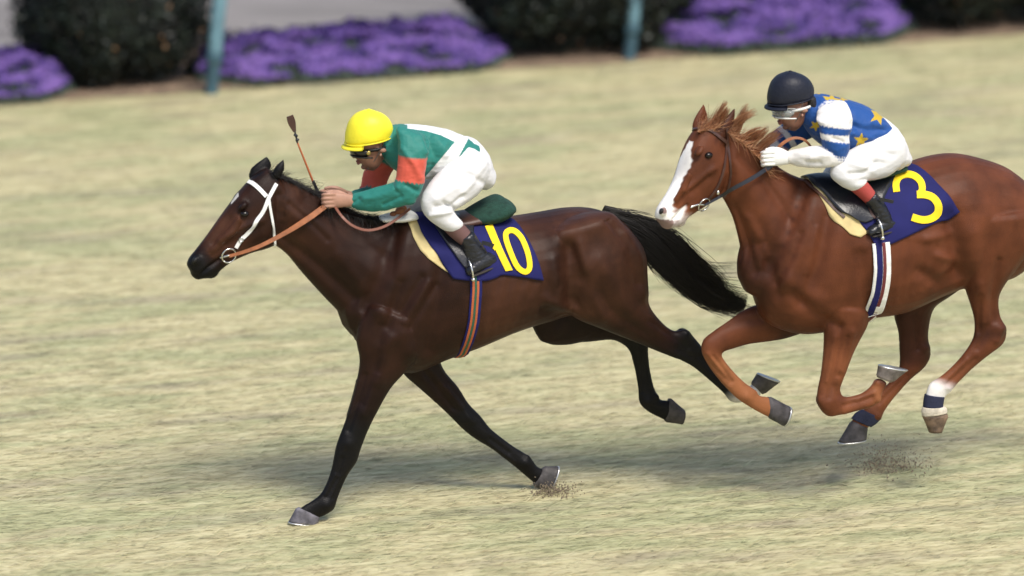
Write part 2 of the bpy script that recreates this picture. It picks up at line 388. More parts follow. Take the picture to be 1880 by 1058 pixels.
def flowers(a0, a1, o, wd, h, label, seed, n=26000, ragged=.5):
    root = empty('flowering_mound', bed((a0+a1)/2, o), label, 'flowers', 'purple flowering mounds between the shrubs')
    g = np.random.default_rng(seed)
    def top(a, u):
        e = np.minimum((a-a0)/ragged, (a1-a)/ragged); e = np.clip(e, 0, 1)**.4
        q = np.array([mnoise.noise(Vector((x*2.1, y*3, seed)))*.22+mnoise.noise(Vector((x*7, y*9, seed)))*.28 for x, y in zip(a, u)])
        return h*np.sqrt(np.clip(1-u*u, 0, 1))*e*(1+q)
    def pts(n, lo, hi):
        a = g.uniform(a0, a1, n); u = g.uniform(-1, 1, n); z = top(a, u)*g.uniform(lo, hi, n)
        e = np.clip(np.minimum((a-a0)/ragged, (a1-a)/ragged), .15, 1)
        P_ = np.array(EB)[None]+np.array(ED)[None]*a[:, None]+np.array(EN)[None]*(o+u*wd*e**.5)[:, None]; P_[:, 2] = z+.01
        nn = np.array(EN)[None]*u[:, None]*1.2+np.array([0, 0, .6])+g.normal(0, .45, (n, 3)); nn /= np.linalg.norm(nn, axis=1, keepdims=True)
        return P_, nn, a, u, z
    P_, nn, a, u, z = pts(n//2, .1, .95)
    lc = np.clip(np.array([.035, .055, .04])*(1+g.normal(0, .4, (n//2, 1))), .008, .12); cards('leaves', P_, nn, g.uniform(.012, .028, n//2), M_leaf, root, lc, .35)
    P_, nn, a, u, z = pts(n, .72, 1.04)
    kk = np.array([mnoise.noise(Vector((x*4.2, y*4+z_*9, seed+9))) for x, y, z_ in zip(a, u, z)])
    keep = (kk+g.normal(0, .12, n) > -.10) & (z > h*.22); P_, nn, kk = P_[keep], nn[keep], kk[keep]; m = len(P_)
    mixv = np.clip(.45+kk*1.3+g.normal(0, .25, m), 0, 1)[:, None]
    pc = np.array([.035, .020, .14])*(1-mixv)+np.array([.18, .105, .35])*mixv
    cards('blossoms', P_+nn*.008, nn, g.uniform(.010, .019, m), M_phlox, root, pc, .95, .1)
    return root
def ealong(px, py):
    g_ = ground(px, py); return (g_-EB).dot(ED), (g_-EB).dot(EN)
print('edge coords', ealong(390, 170), ealong(1156, 108), ealong(210, 180), ealong(1040, 110))
shrub(ealong(238, 172)[0], .56, .66, 1.25, 'round dark evergreen shrub standing left of the leftmost pale blue post', 3)
shrub(ealong(1098, 112)[0], .62, .86, 1.5, 'round dark evergreen shrub behind the post between two purple flower patches', 5, 24000)
shrub(ealong(1850, 70)[0]+.15, .64, 1.0, 1.6, 'dark evergreen shrub at the far right end of the bed, above the black helmeted rider', 8, 24000)
shrub(ealong(-600, 215)[0], .62, .60, 1.25, 'dark evergreen shrub outside the left edge of the photograph', 11, 9000)
flowers(ealong(-420, 210)[0], ealong(165, 190)[0], .46, .46, .27, 'purple flower patch at the left edge beside the first shrub', 21, ragged=.3)
flowers(ealong(378, 160)[0], ealong(945, 115)[0], .50, .50, .24, 'long purple flower patch between the left post and the middle shrub', 22, 30000, .35)
flowers(ealong(1205, 105)[0], ealong(1725, 80)[0], .60, .62, .34, 'deep purple flower patch on the right, behind the black helmeted rider', 23, 38000, .4)
# leaning posts of the inner rail
M_pb = mat('post_blue_paint', (.13, .25, .31), .45, bump=.002, bscale=30, var=.18, vscale=9)
M_pd = mat('post_base_paint', (.04, .095, .13), .5, bump=.002, bscale=30, var=.25, vscale=9)
def post(px, py, hdark, label):
    g_ = ground(px, py); root = empty('rail_post', g_, label, 'post', 'pale blue posts of the inner rail')
    lean = R(5.5)
    def cyl(name, z0, z1, r, m):
        S = Soup(F1); d = Vector((math.sin(lean), .02, math.cos(lean))); S.tube([g_+d*z0, g_+d*(z0+z1)/2, g_+d*z1], [r, r, r], n=20); return S.raw(name, m, root)
    cyl('base_sleeve', -.1, hdark, .043, M_pd); cyl('pole', hdark-.02, 1.25, .048, M_pb); cyl('collar', hdark-.03, hdark+.012, .056, M_pd)
    # the rail it carries, above the frame
    return root
post(388, 172, .26, 'pale blue leaning post beside the leftmost shrub'); post(1155, 109, .23, 'pale blue leaning post in front of the middle shrub')
g0 = ground(388, 172); g1 = ground(1155, 109); st = (g1-g0)
S = Soup(F1); top = Vector((math.sin(R(5.5)), .02, math.cos(R(5.5))))*1.28
S.tube([g0+top-st*3, g0+top, g1+top, g1+top+st*4], [.055]*4, n=20)
ro = S.raw('guard_rail', M_pb, None); tag(ro, 'pale blue round rail carried on top of the posts', 'rail')
# ------------------------------------------------------------------ horses
BAY = (.023, .0088, .0052); BAYD = (.014, .006, .0045); BLK = (.0055, .005, .0055); TAN = (.10, .038, .018); BAYL = (.052, .0200, .0108)  # BAYL: lighter coat tone, also paints highlights into the lit rump and thigh
M_coat = mat('bay_coat', (.1, .1, .1), .44, bump=.0018, bscale=190, var=.34, vscale=7, attr=True, spec=.16)
M_coat2 = mat('chestnut_coat', (.1, .1, .1), .46, bump=.0018, bscale=190, var=.30, vscale=7, attr=True, spec=.16)
M_hair = mat('dark_horse_hair', (.012, .010, .010), .45, spec=.5)
M_hairr = mat('red_horse_hair', (.5, .5, .5), .5, attr=True)
M_hoof = mat('hoof_horn', (.5, .5, .5), .65, bump=.002, bscale=90, var=.55, vscale=22, attr=True)
M_shoe = mat('horse_shoe_metal', (.62, .62, .62), .35, metal=.85)
M_eye = mat('horse_eye', (.006, .004, .004), .22, spec=.4)
M_white = mat('white_webbing', (.78, .78, .76), .7, bump=.001, bscale=200, var=.08, vscale=40)
M_lea = mat('tan_leather', (.31, .11, .042), .5, bump=.001, bscale=150, var=.25, vscale=25)
M_leab = mat('brown_leather', (.06, .025, .018), .45, bump=.001, bscale=150, var=.25, vscale=25)
M_leak = mat('black_leather', (.012, .013, .018), .33, bump=.0012, bscale=90, var=.2, vscale=25)
M_steel = mat('steel', (.7, .7, .68), .2, metal=1)
M_navy = mat('navy_cloth', (.012, .013, .095), .8, bump=.0012, bscale=300, var=.12, vscale=10, spec=.25)
M_yel = mat('yellow_felt', (.85, .60, .01), .8, bump=.0008, bscale=300, var=.05, vscale=20)
M_cham = mat('chamois', (.62, .50, .24), .85, bump=.002, bscale=60, var=.15, vscale=12)

def hoof(root, name, fr, co, so, w0, w1, lat, col, shoe=True, wshoe=.92):
    """coronet pair co, sole pair so (side view), half widths w0 w1"""
    a, b = co; c, d = so; k_ = .5;  S = Soup(fr); mid = lambda p, q, t: (p[0]*(1-t)+q[0]*t, p[1]*(1-t)+q[1]*t)
    st = []
    for t, gr in ((-.14, .90), (0, 1.), (.08, 1.03), (.5, 1.0), (1., 1.)):
        p, q = mid(a, c, t), mid(b, d, t); m = mid(p, q, .5); p = mid(m, p, gr); q = mid(m, q, gr)
        st.append((*p, *q, (w0*(1-t)+w1*t)*gr, lat, Vector(col)*(1.25 if t < .2 else 1)))
    S.loft(st, sub=3, n=22, flat=True, pw=2.2); o = S.raw(name, M_hoof, root)
    if shoe:
        S2 = Soup(fr); c0, d0 = mid(a, c, 1.0), mid(b, d, 1.0); c1, d1 = mid(a, c, 1.10), mid(b, d, 1.10)
        S2.loft([(*c0, *d0, w1*1.02, lat), (*c1, *d1, w1*1.02, lat)], sub=1, n=22, flat=True, pw=2.2); S2.raw('horseshoe', M_shoe, o)
    return o
def ear(S, fr, base0, base1, tip, lat, col, w=.03, sh=0):
    """pricked ear: rear/front base points and a tip"""
    mid = lambda p, q, t: (p[0]*(1-t)+q[0]*t, p[1]*(1-t)+q[1]*t)
    st = []
    for t, g_ in ((-.15, .85), (.12, 1.), (.35, 1.06), (.6, .8), (.82, .42), (1., .12)):
        c = mid(mid(base0, base1, .5), tip, t); hx = (base0[0]-base1[0])/2*g_; hy = (base0[1]-base1[1])/2*g_
        st.append((c[0]+hx, c[1]+hy, c[0]-hx, c[1]-hy, w*g_*.8, lat, col))
    S.loft(st, n=14, cap=.2, fr=fr)

h1 = empty('racehorse', Vector((F1.P(880, 500).x, F1.P(880, 500).y, 0)), 'dark bay horse with white bridle and number 10 cloth, galloping in front', 'horse', 'galloping racehorses')
S = Soup(F1)
# trunk
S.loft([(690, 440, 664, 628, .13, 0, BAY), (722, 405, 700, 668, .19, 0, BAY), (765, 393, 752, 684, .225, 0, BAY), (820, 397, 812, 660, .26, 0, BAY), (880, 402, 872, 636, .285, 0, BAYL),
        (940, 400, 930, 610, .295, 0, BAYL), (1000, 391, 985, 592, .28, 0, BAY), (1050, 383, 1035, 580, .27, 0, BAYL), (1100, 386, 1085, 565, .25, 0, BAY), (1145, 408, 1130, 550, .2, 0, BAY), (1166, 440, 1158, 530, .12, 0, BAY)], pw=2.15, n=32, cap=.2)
# neck
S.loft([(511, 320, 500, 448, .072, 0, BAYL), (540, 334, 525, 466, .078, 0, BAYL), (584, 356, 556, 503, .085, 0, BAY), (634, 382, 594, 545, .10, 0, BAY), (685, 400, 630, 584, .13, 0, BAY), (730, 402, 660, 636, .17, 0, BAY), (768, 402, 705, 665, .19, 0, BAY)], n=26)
S.blob(674, 560, 0, .16, .19, .15, 10, BAY)
# head
HC = [BAYL, BAY]
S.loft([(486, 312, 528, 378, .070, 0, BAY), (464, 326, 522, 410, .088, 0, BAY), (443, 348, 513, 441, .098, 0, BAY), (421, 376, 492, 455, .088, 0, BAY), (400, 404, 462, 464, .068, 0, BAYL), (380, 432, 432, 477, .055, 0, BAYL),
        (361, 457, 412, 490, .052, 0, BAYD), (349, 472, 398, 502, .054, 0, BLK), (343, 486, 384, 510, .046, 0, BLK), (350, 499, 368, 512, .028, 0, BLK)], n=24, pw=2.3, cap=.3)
S.blob(391, 504, 0, .034, .018, .028, 25, BLK)
for sd_ in (-1, 1):
    S.blob(490, 412, sd_*.066, .10, .075, .034, 50, BAY)          # cheek
    S.blob(446, 379, sd_*.078, .030, .013, .020, 40, BAYD)           # brow
    S.blob(362, 479, sd_*.042, .028, .026, .016, 40, BLK)            # nostril rim
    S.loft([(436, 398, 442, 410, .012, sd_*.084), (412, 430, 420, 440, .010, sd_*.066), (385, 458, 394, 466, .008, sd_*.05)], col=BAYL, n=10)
ear(S, F1, (492, 318), (455, 322), (490, 287), .055, BLK, .026); ear(S, F1, (517, 322), (500, 318), (521, 292), -.055, BLK, .026)
S.loft([(500, 319, 466, 327, .03, 0), (505, 334, 470, 345, .05, 0)], col=BLK, n=12, cap=.3)
# near fore, leading and reaching the ground
LN = -.125
S.loft([(672, 560, 790, 600, .085, LN, BAY), (654, 618, 775, 645, .075, LN, BAY), (660, 660, 742, 685, .062, LN, BAY), (655, 698, 718, 712, .052, LN, BAYD), (645, 738, 697, 748, .044, LN, BAYD), (631, 780, 676, 790, .037, LN, BLK),
        (618, 815, 662, 826, .038, LN, BLK), (613, 838, 655, 848, .037, LN, BLK), (608, 862, 640, 870, .029, LN, BLK), (600, 885, 629, 893, .025, LN, BLK), (590, 905, 620, 915, .027, LN, BLK), (577, 917, 613, 935, .031, LN, BLK), (560, 927, 595, 947, .027, LN, BLK), (547, 936, 583, 951, .027, LN, BLK)], n=18, cap=.2)
# far fore, trailing
LF = .12
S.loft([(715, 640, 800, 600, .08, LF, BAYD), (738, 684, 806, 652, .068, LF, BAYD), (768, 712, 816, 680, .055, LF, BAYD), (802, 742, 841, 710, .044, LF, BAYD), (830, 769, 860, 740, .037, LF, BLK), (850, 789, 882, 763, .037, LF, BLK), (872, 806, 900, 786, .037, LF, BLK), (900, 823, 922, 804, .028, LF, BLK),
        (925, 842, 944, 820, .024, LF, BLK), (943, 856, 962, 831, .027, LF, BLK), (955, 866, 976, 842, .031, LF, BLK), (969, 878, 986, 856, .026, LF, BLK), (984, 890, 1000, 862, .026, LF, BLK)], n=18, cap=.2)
# near hind, stretched back
LN = -.145
S.loft([(1130, 395, 1010, 430, .12, LN, BAYL), (1180, 452, 1000, 500, .145, LN, BAYL), (1188, 510, 1012, 545, .13, LN, BAYL), (1190, 553, 1052, 582, .11, LN, BAYL), (1203, 578, 1104, 604, .085, LN, BAY), (1222, 598, 1160, 626, .06, LN, BAY), (1240, 608, 1206, 645, .043, LN, BAYD),  # BAYL here puts the lit look of the thigh into its colour
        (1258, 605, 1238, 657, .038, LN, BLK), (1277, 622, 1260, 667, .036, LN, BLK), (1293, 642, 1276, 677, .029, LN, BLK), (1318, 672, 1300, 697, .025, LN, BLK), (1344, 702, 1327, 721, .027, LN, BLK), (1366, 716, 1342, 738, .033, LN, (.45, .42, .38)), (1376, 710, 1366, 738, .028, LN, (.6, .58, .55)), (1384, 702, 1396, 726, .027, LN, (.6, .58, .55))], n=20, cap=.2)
# far hind
LF = .13
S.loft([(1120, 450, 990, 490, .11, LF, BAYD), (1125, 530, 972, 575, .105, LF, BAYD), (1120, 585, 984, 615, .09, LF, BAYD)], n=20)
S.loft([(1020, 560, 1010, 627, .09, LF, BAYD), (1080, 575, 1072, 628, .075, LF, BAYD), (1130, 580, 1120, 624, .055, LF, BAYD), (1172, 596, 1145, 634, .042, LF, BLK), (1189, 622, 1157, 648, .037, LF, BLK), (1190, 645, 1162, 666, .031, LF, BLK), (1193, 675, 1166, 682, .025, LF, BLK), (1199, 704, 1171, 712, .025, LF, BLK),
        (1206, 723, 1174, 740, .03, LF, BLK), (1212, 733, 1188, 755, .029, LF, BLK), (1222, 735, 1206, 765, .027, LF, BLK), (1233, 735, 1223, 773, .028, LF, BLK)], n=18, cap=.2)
def paint1(V, Nn, T):
    for i, v in enumerate(V):
        x, y = project(v); lat = F1.loc(v)[1]
        # small star between the eyes
        if 424 < x < 438 and 354 < y < 378 and abs(lat+.005) < .008+.014*(378-y)/24: T[i] = (.5, .48, .45)
REL1 = [([(700, 660), (690, 700)], 7, .005, 'n'), ([(655, 700), (640, 760)], 3.5, .004, 'n'), ([(628, 842), (622, 870)], 3, -.004, 'n'), ([(616, 872), (598, 908)], 2.5, .003, 'n'), ([(630, 880), (612, 915)], 2.5, -.003, 'n'), ([(600, 928)], 6, .005, 'n'), ([(780, 700), (800, 735)], 5, .004, 'f'), ([(818, 712), (868, 775)], 3.5, .004, 'f'), ([(898, 815), (945, 848)], 2.5, .003, 'f'), ([(965, 850)], 6, .006, 'f'), ([(972, 836)], 4, .008, 'f'), ([(1180, 645), (1178, 720)], 3, -.003, 'f'), ([(1190, 738)], 6, .005, 'f'), ([(1207, 728)], 4, .006, 'f'), ([(1250, 606), (1258, 612)], 5, .007, 'n'), ([(1245, 640), (1268, 655)], 4, -.005, 'n'), ([(725, 430), (700, 500), (668, 565)], 10, -.010, 'b'), ([(748, 430), (735, 500), (700, 570)], 12, .010, 'b'), ([(735, 520), (712, 600)], 6, -.007, 'b'), ([(790, 470), (765, 560), (745, 620)], 16, .010, 'b'),
    ([(812, 490), (800, 560), (785, 640)], 10, -.011, 'b'), ([(775, 510), (735, 575)], 5, -.006, 'b'), ([(800, 525), (752, 600)], 5, -.006, 'b'), ([(787, 518), (742, 590)], 5, .005, 'b'), ([(757, 645)], 13, .014, 'n'), ([(735, 610), (700, 640)], 9, .006, 'b'), ([(700, 600), (690, 680), (665, 740)], 6, -.006, 'n'), ([(715, 620), (700, 700)], 8, .006, 'n'),
    ([(520, 440), (575, 480), (650, 548)], 8, -.011, 'b'), ([(515, 370), (580, 420), (680, 500)], 17, .010, 'b'), ([(530, 375), (560, 400), (600, 440)], 4, -.005, 'b'), ([(560, 370), (640, 420), (700, 470)], 9, -.006, 'b'), ([(620, 470), (670, 530)], 8, .006, 'b'),
    ([(1027, 440)], 15, .016, 'b'), ([(1046, 455), (1052, 520), (1050, 560)], 11, -.020, 'b'), ([(1062, 450), (1085, 520), (1110, 580)], 9, .010, 'b'), ([(1008, 552), (1030, 562), (1052, 570)], 7, .013, 'b'), ([(1000, 572), (1045, 585)], 7, -.012, 'b'), ([(1015, 480), (1022, 540)], 8, .008, 'b'),
    ([(1120, 402), (1155, 450), (1172, 520)], 7, -.010, 'b'), ([(1150, 430), (1175, 480), (1182, 540)], 9, .007, 'b'), ([(1075, 510), (1120, 570), (1170, 610)], 9, -.009, 'b'), ([(1100, 480), (1150, 560), (1200, 600)], 12, .008, 'b'), ([(1095, 440)], 26, -.008, 'b'), ([(1190, 590), (1230, 615), (1262, 640)], 4, -.005, 'n'), ([(1150, 600), (1200, 632), (1240, 652)], 5, .005, 'n'), ([(1262, 618)], 7, .006, 'n'), ([(1285, 655), (1340, 715)], 4, -.004, 'n'),
    ([(670, 690), (650, 760), (640, 790)], 4, -.006, 'n'), ([(690, 690), (668, 760)], 5, .005, 'n'), ([(640, 815)], 8, .006, 'n'), ([(618, 880), (600, 912)], 3.5, -.004, 'n'), ([(790, 690), (850, 765)], 4, -.006, 'b'), ([(875, 785)], 8, .006, 'b'), ([(805, 690), (862, 760)], 4, .004, 'b'), ([(920, 822), (955, 848)], 3.5, -.004, 'b'),
    ([(480, 405), (440, 420), (405, 440)], 4.5, .007, 'b'), ([(470, 420), (420, 450)], 5, -.005, 'b'), ([(510, 360), (512, 410), (503, 440)], 6, -.012, 'b'), ([(408, 474), (385, 490), (368, 505)], 2.8, -.009, 'b'), ([(420, 400), (390, 445)], 4, -.004, 'b'), ([(445, 372), (436, 360)], 6, .005, 'b')]
for k in range(7): REL1.append(([(895+k*22, 500+k*4), (885+k*20, 560), (880+k*18, 615-k*5)], 5, -.003, 'b'))
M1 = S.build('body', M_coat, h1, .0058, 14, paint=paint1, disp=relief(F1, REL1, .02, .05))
B1 = S.bvh
hoof(h1, 'hoof', F1, ((544, 934), (586, 949)), ((530, 958), (584, 963)), .030, .042, -.125, (.085, .08, .095), True)
hoof(h1, 'hoof', F1, ((981, 893), (1001, 857)), ((1004, 905), (1024, 856)), .030, .045, .12, (.05, .045, .045), True)
hoof(h1, 'hoof', F1, ((1404, 722), (1380, 703)), ((1430, 702), (1390, 687)), .030, .045, -.145, (.07, .06, .055), True)
hoof(h1, 'hoof', F1, ((1223, 775), (1232, 732)), ((1250, 779), (1256, 752)), .030, .044, .13, (.045, .038, .035), False)
def eyes(root, fr, px, py, lat, r=.017):
    for q in (-1, 1):
        c = fr.P(px, py, 0)+fr.N*(q*lat); S = Soup(fr); S.ell(c, fr.D*r*1.3, Vector((0, 0, r*.9)), fr.N*r, (.01, .01, .01), 16, 10); S.raw('eye', M_eye, root)
eyes(h1, F1, 441, 386, .086)
for q in (-1, 1):
    S = Soup(F1); S.blob(358, 478, q*.050, .016, .010, .010, 55, (.002, .002, .002)); S.raw('nostril', mat('nostril_dark', (.003, .002, .002), .6), h1)
# tail and mane
def hairlines(n, basef, dirf, k=9):
    out = np.zeros((n, k, 3))
    for i in range(n): out[i] = [tuple(p) for p in basef(i, k)]
    return out
def tail(root, fr, path, m, n=2600, seed=1, tint=None, flat=.45):
    """path: (px,py,halfwidth_m); hairs run along it and splay"""
    g = np.random.default_rng(seed); C_ = smoothpath([fr.P(x, y) for x, y, _ in path], 6); Wd = [q[0] for q in smoothpath([(w_, 0, 0) for *_, w_ in path], 6)]
    K = len(C_); lines = []; S = Soup(fr); S.tube([fr.P(x, y) for x, y, _ in path[:-1]], [w_*.33 for *_, w_ in path[:-1]], (.01, .01, .01)); core = S.raw('tail', m, root)
    if tint is not None:
        pass
    LK = []
    for _ in range(70):
        r = math.sqrt(g.random()); a = g.uniform(0, 2*math.pi); LK.append((r*math.cos(a), r*math.sin(a), g.uniform(0, 6.3), g.uniform(.6, 1.05), g.normal(0, .022)))
    for i in range(n):
        k_ = int(g.integers(0, len(LK))); a = g.uniform(0, 2*math.pi); r = abs(g.normal(0, .10)); u, l = LK[k_][0]+r*math.cos(a), LK[k_][1]+r*math.sin(a)*1.5
        s0 = int(g.uniform(0, K*.55)) if g.random() < .7 else 0; s1 = int(min(K, s0+g.uniform(.45, .7)*K)) if k_ % 3 else int(min(K, LK[k_][3]*K)); s1 = max(s1, s0+6); s1 = min(s1, K); dr = g.normal(0, .012); droop = g.normal(0, .01)
        pts = []
        for q in np.linspace(s0, s1-1, 9):
            j = int(q); f = q-j; j2 = min(j+1, K-1); c = C_[j].lerp(C_[j2], f); w_ = Wd[j]*(1-f)+Wd[j2]*f
            t = (C_[min(j+2, K-1)]-C_[max(j-2, 0)]).normalized(); up = fr.N.cross(t).normalized(); e = (q-s0)/max(1, s1-s0)
            pts.append(c+up*(u*w_+dr*e*1.6+LK[k_][4]*e*e+math.sin(q*.22+LK[k_][2])*.013)+fr.N*(l*w_*flat)+Vector((0, 0, droop*e*e)))
        lines.append([tuple(p) for p in pts])
    tt = None if tint is None else np.array([tint(g) for _ in range(n)])
    h = strands('tail_hair', lines, g.uniform(.0012, .0024, n), m, core, tt)
    return core
tc_ = tail(h1, F1, [(1106, 389, .02), (1148, 406, .042), (1190, 434, .082), (1226, 468, .105), (1258, 502, .098), (1294, 530, .08), (1330, 550, .05), (1368, 562, .018)], M_hair, 3200)
def loose(parent, fr, items, m, seed, per=14, name='loose_hair', tint=None, rad=.0013):
    g = np.random.default_rng(seed); L_ = []
    for pts in items:
        for k in range(per):
            o = g.normal(0, 2.2, 2); o2 = g.normal(0, 6.0, 2); lz = g.normal(0, .02)
            pp = smoothpath([fr.P(x+o[0]+o2[0]*i/len(pts), y+o[1]+o2[1]*i/len(pts), lz) for i, (x, y) in enumerate(pts)], 4)
            ix = np.linspace(0, len(pp)-1, 9).astype(int); L_.append([tuple(pp[j]) for j in ix])
    tt = None if tint is None else np.array([tint(g) for _ in range(len(L_))])
    return strands(name, L_, rad, m, parent, tt)
loose(tc_, F1, [[(1262, 470), (1300, 486), (1350, 488)], [(1270, 490), (1310, 505), (1358, 508)], [(1280, 500), (1320, 520), (1362, 530)], [(1120, 385), (1160, 385), (1192, 392)], [(1180, 470), (1195, 490), (1205, 500)], [(1290, 520), (1330, 540), (1368, 548)],
      [(1150, 395), (1200, 405), (1245, 425)], [(1340, 550), (1370, 560), (1392, 568)]], M_hair, 4)
def mane(root, fr, crest, n, fly, m, seed, lat=.02, tint=None, rad=(.001, .002), hang=.5, layer=1.0):
    """crest: px points; fly(t,g) -> (dx,dy px, length factor) direction of the hair at t along the crest"""
    g = np.random.default_rng(seed); C_ = smoothpath([Vector((x, y, 0)) for x, y in crest], 8); L_ = []
    for i in range(n):
        t = g.random(); q = t*(len(C_)-1); j = int(q); c = C_[j].lerp(C_[min(j+1, len(C_)-1)], q-j); lz = g.normal(0, lat)
        dx, dy, cv = fly(t, g); pts = []
        side = g.normal(0, .035)
        for e in np.linspace(0, 1, 9): pts.append(tuple(fr.P(c.x+dx*e+math.sin(e*2.5+i)*1.2*e, c.y+3+dy*e+cv*e*e, lz+side*e)))
        L_.append(pts)
    tt = None if tint is None else np.array([tint(g) for _ in range(n)])
    return strands('mane', L_, g.uniform(rad[0], rad[1], n), m, root, tt)
mane(h1, F1, [(492, 312), (515, 322), (560, 345), (600, 365), (650, 390), (700, 398), (735, 396)], 2600, lambda t, g: (g.normal(14, 8), g.normal(4-6*t, 5), g.normal(5, 3)), M_hair, 6)
mane(h1, F1, [(590, 372), (640, 392), (690, 402), (722, 402)], 900, lambda t, g: (g.normal(5, 6), g.normal(12, 8), g.normal(6, 3)), M_hair, 8, lat=.05)
loose(h1, F1, [[(515, 322), (525, 316), (535, 322)], [(540, 338), (560, 330), (578, 336)], [(560, 348), (575, 336), (590, 338)], [(495, 312), (500, 304), (508, 300)], [(548, 338), (566, 336), (584, 346)]], M_hair, 9, 8, 'forelock', rad=.0009)

# ---- tack on the horse, laid on its skin
def cloth(root, name, fr, bv, front, rear, hem, m, off=.008, thick=.004, nu=28, nv=26, top=None, zc=1.25, foot=None):
    """front/rear: side-view points from the spine down; draped over the back to the other side, too"""
    def ab(px, py):
        p, _ = hit(bv, px, py, 0)
        if p is None: p = fr.P(px, py, 0)
        a, l, z = fr.loc(p); return a, math.degrees(math.atan2(-l, z-zc))
    fa = [ab(*p) for p in front]; ra = [ab(*p) for p in rear]; ha = [ab(*p) for p in hem]
    fa[0] = (fa[0][0], 0.); ra[0] = (ra[0][0], 0.)
    def interp(t, pts): # polyline by index fraction
        q = t*(len(pts)-1); j = min(int(q), len(pts)-2); f = q-j; return tuple(pts[j][k]*(1-f)+pts[j+1][k]*f for k in range(len(pts[0])))
    V = []; F = []; tree = bv[0] if isinstance(bv, list) else bv; rows = []
    for side in (-1, 1):
        grid = []
        for i in range(nu+1):
            u = i/nu; hx = interp(u, ha); line = []
            for j in range(nv+1):
                v = j/nv; fv = interp(v, fa); rv = interp(v, ra)
                # blend of the four borders
                A = (fv[0]*(1-u)+rv[0]*u + (hx[0]-(ha[0][0]*(1-u)+ha[-1][0]*u))*v, fv[1]*(1-u)+rv[1]*u + (hx[1]-(ha[0][1]*(1-u)+ha[-1][1]*u))*v)
                al = R(A[1]); o = fr.W(A[0], 0, zc); d = Vector((0, 0, math.cos(al)))-fr.N*math.sin(al)*(-side*-1)
                d = Vector((0, 0, math.cos(al)))+fr.N*(math.sin(al)*side)
                h = tree.ray_cast(o+d*1.2, -d); p = h[0]+h[1]*(off+.0045*abs(mnoise.noise(h[0]*Vector((9, 9, 3))))*v) if h[0] is not None and (h[0]-o).dot(d) > 0 else o+d*.25
                line.append(p)
            grid.append(line)
        for it in range(2):   # relax
            for i in range(1, nu):
                for j in range(1, nv): grid[i][j] = grid[i][j]*.5+(grid[i-1][j]+grid[i+1][j]+grid[i][j-1]+grid[i][j+1])*.125
        b = len(V)
        for l in grid: V += l
        for i in range(nu):
            for j in range(nv):
                q = (b+i*(nv+1)+j, b+(i+1)*(nv+1)+j, b+(i+1)*(nv+1)+j+1, b+i*(nv+1)+j+1); F.append(q if side < 0 else q[::-1])
    me_o = mesh_obj(name, V, F, m, root, True)
    bm = bmesh.new(); bm.from_mesh(me_o.data); bmesh.ops.remove_doubles(bm, verts=bm.verts, dist=.002); bm.to_mesh(me_o.data); bm.free()
    so = me_o.modifiers.new('thick', 'SOLIDIFY'); so.thickness = thick; so.offset = 1
    bb = BVHTree.FromPolygons([tuple(v) for v in V], F); return me_o, bb
def onskin(name, polys, bvs, m, parent, off, thick=.0015):
    """polys: list of quads/polygons strips as pairs of edge points: lays a solid strip on a surface"""
    V = []; F = []
    for pr in polys:
        b = len(V); k = 0; last = Vector((0, -1, 0))
        for (x0, y0), (x1, y1) in pr:
            for f in (0, .5, 1):
                p, n = hit(bvs, x0*(1-f)+x1*f, y0*(1-f)+y1*f, off)
                if p is None: p, n = F1.P(x0, y0, -.3), last
                last = n; V.append(p); V.append(p-n*(off-.001))
            k += 1
        for i in range(k-1):
            a = b+i*6; c = a+6
            F += [(a, a+2, c+2, c), (a+2, a+4, c+4, c+2), (a, c, c+1, a+1), (a+4, a+5, c+5, c+4)]
        F += [(b, b+1, b+3, b+2), (b+2, b+3, b+5, b+4)]; e = b+(k-1)*6; F += [(e, e+2, e+3, e+1), (e+2, e+4, e+5, e+3)]
    return mesh_obj(name, V, F, m, parent, False)
def stroke(pts, wd, sub=5, closed=False):
    P_ = [Vector((x, y, 0)) for x, y in pts]
    if closed: P_ = P_+P_[:2]
    C_ = smoothpath(P_, sub); out = []
    if closed: C_ = C_[:-sub]
    for i, c in enumerate(C_):
        a = C_[max(i-1, 0)]; b = C_[min(i+1, len(C_)-1)]
        if closed and i in (0, len(C_)-1): a, b = C_[-2], C_[1]
        t = (b-a).normalized(); n = Vector((-t.y, t.x, 0))*wd/2; out.append(((c.x+n.x, c.y+n.y), (c.x-n.x, c.y-n.y)))
    return out
cl1, CB1 = cloth(h1, 'saddle_cloth', F1, B1, [(762, 402), (772, 425), (792, 455), (812, 485), (832, 512)], [(936, 402), (962, 430), (978, 458), (989, 485), (997, 515)],
                 [(832, 512), (862, 516), (894, 516), (923, 505), (961, 509), (997, 515)], M_navy, .010)
cham, _ = cloth(h1, 'chamois_pad', F1, B1, [(746, 404), (757, 432), (772, 460), (786, 475), (822, 500)], [(800, 404), (815, 430), (830, 455), (840, 470), (850, 490)], [(822, 500), (835, 500), (850, 490)], M_cham, .005, nu=10)
onskin('number_one', [[((890, 417), (904, 414)), ((899, 437), (912, 433)), ((909, 459), (921, 455)), ((918, 478), (930, 474)), ((928, 498), (941, 496))], [((902, 454), (906, 446)), ((908, 461), (914, 453))]], [CB1, B1], M_yel, cl1, .0065, )
onskin('number_zero', [stroke([(936, 424), (929, 429), (929, 441), (937, 464), (947, 486), (956, 496), (966, 499), (972, 490), (969, 467), (959, 441), (947, 427)], 10, 4, True)], [CB1, B1], M_yel, cl1, .0065, )
flap1, FB1 = cloth(h1, 'saddle', F1, B1, [(790, 402), (798, 420), (815, 445), (835, 470), (852, 492)], [(870, 400), (868, 415), (868, 440), (870, 465), (866, 488)], [(852, 492), (860, 494), (868, 488)], M_leak, .022, .007, nu=14)
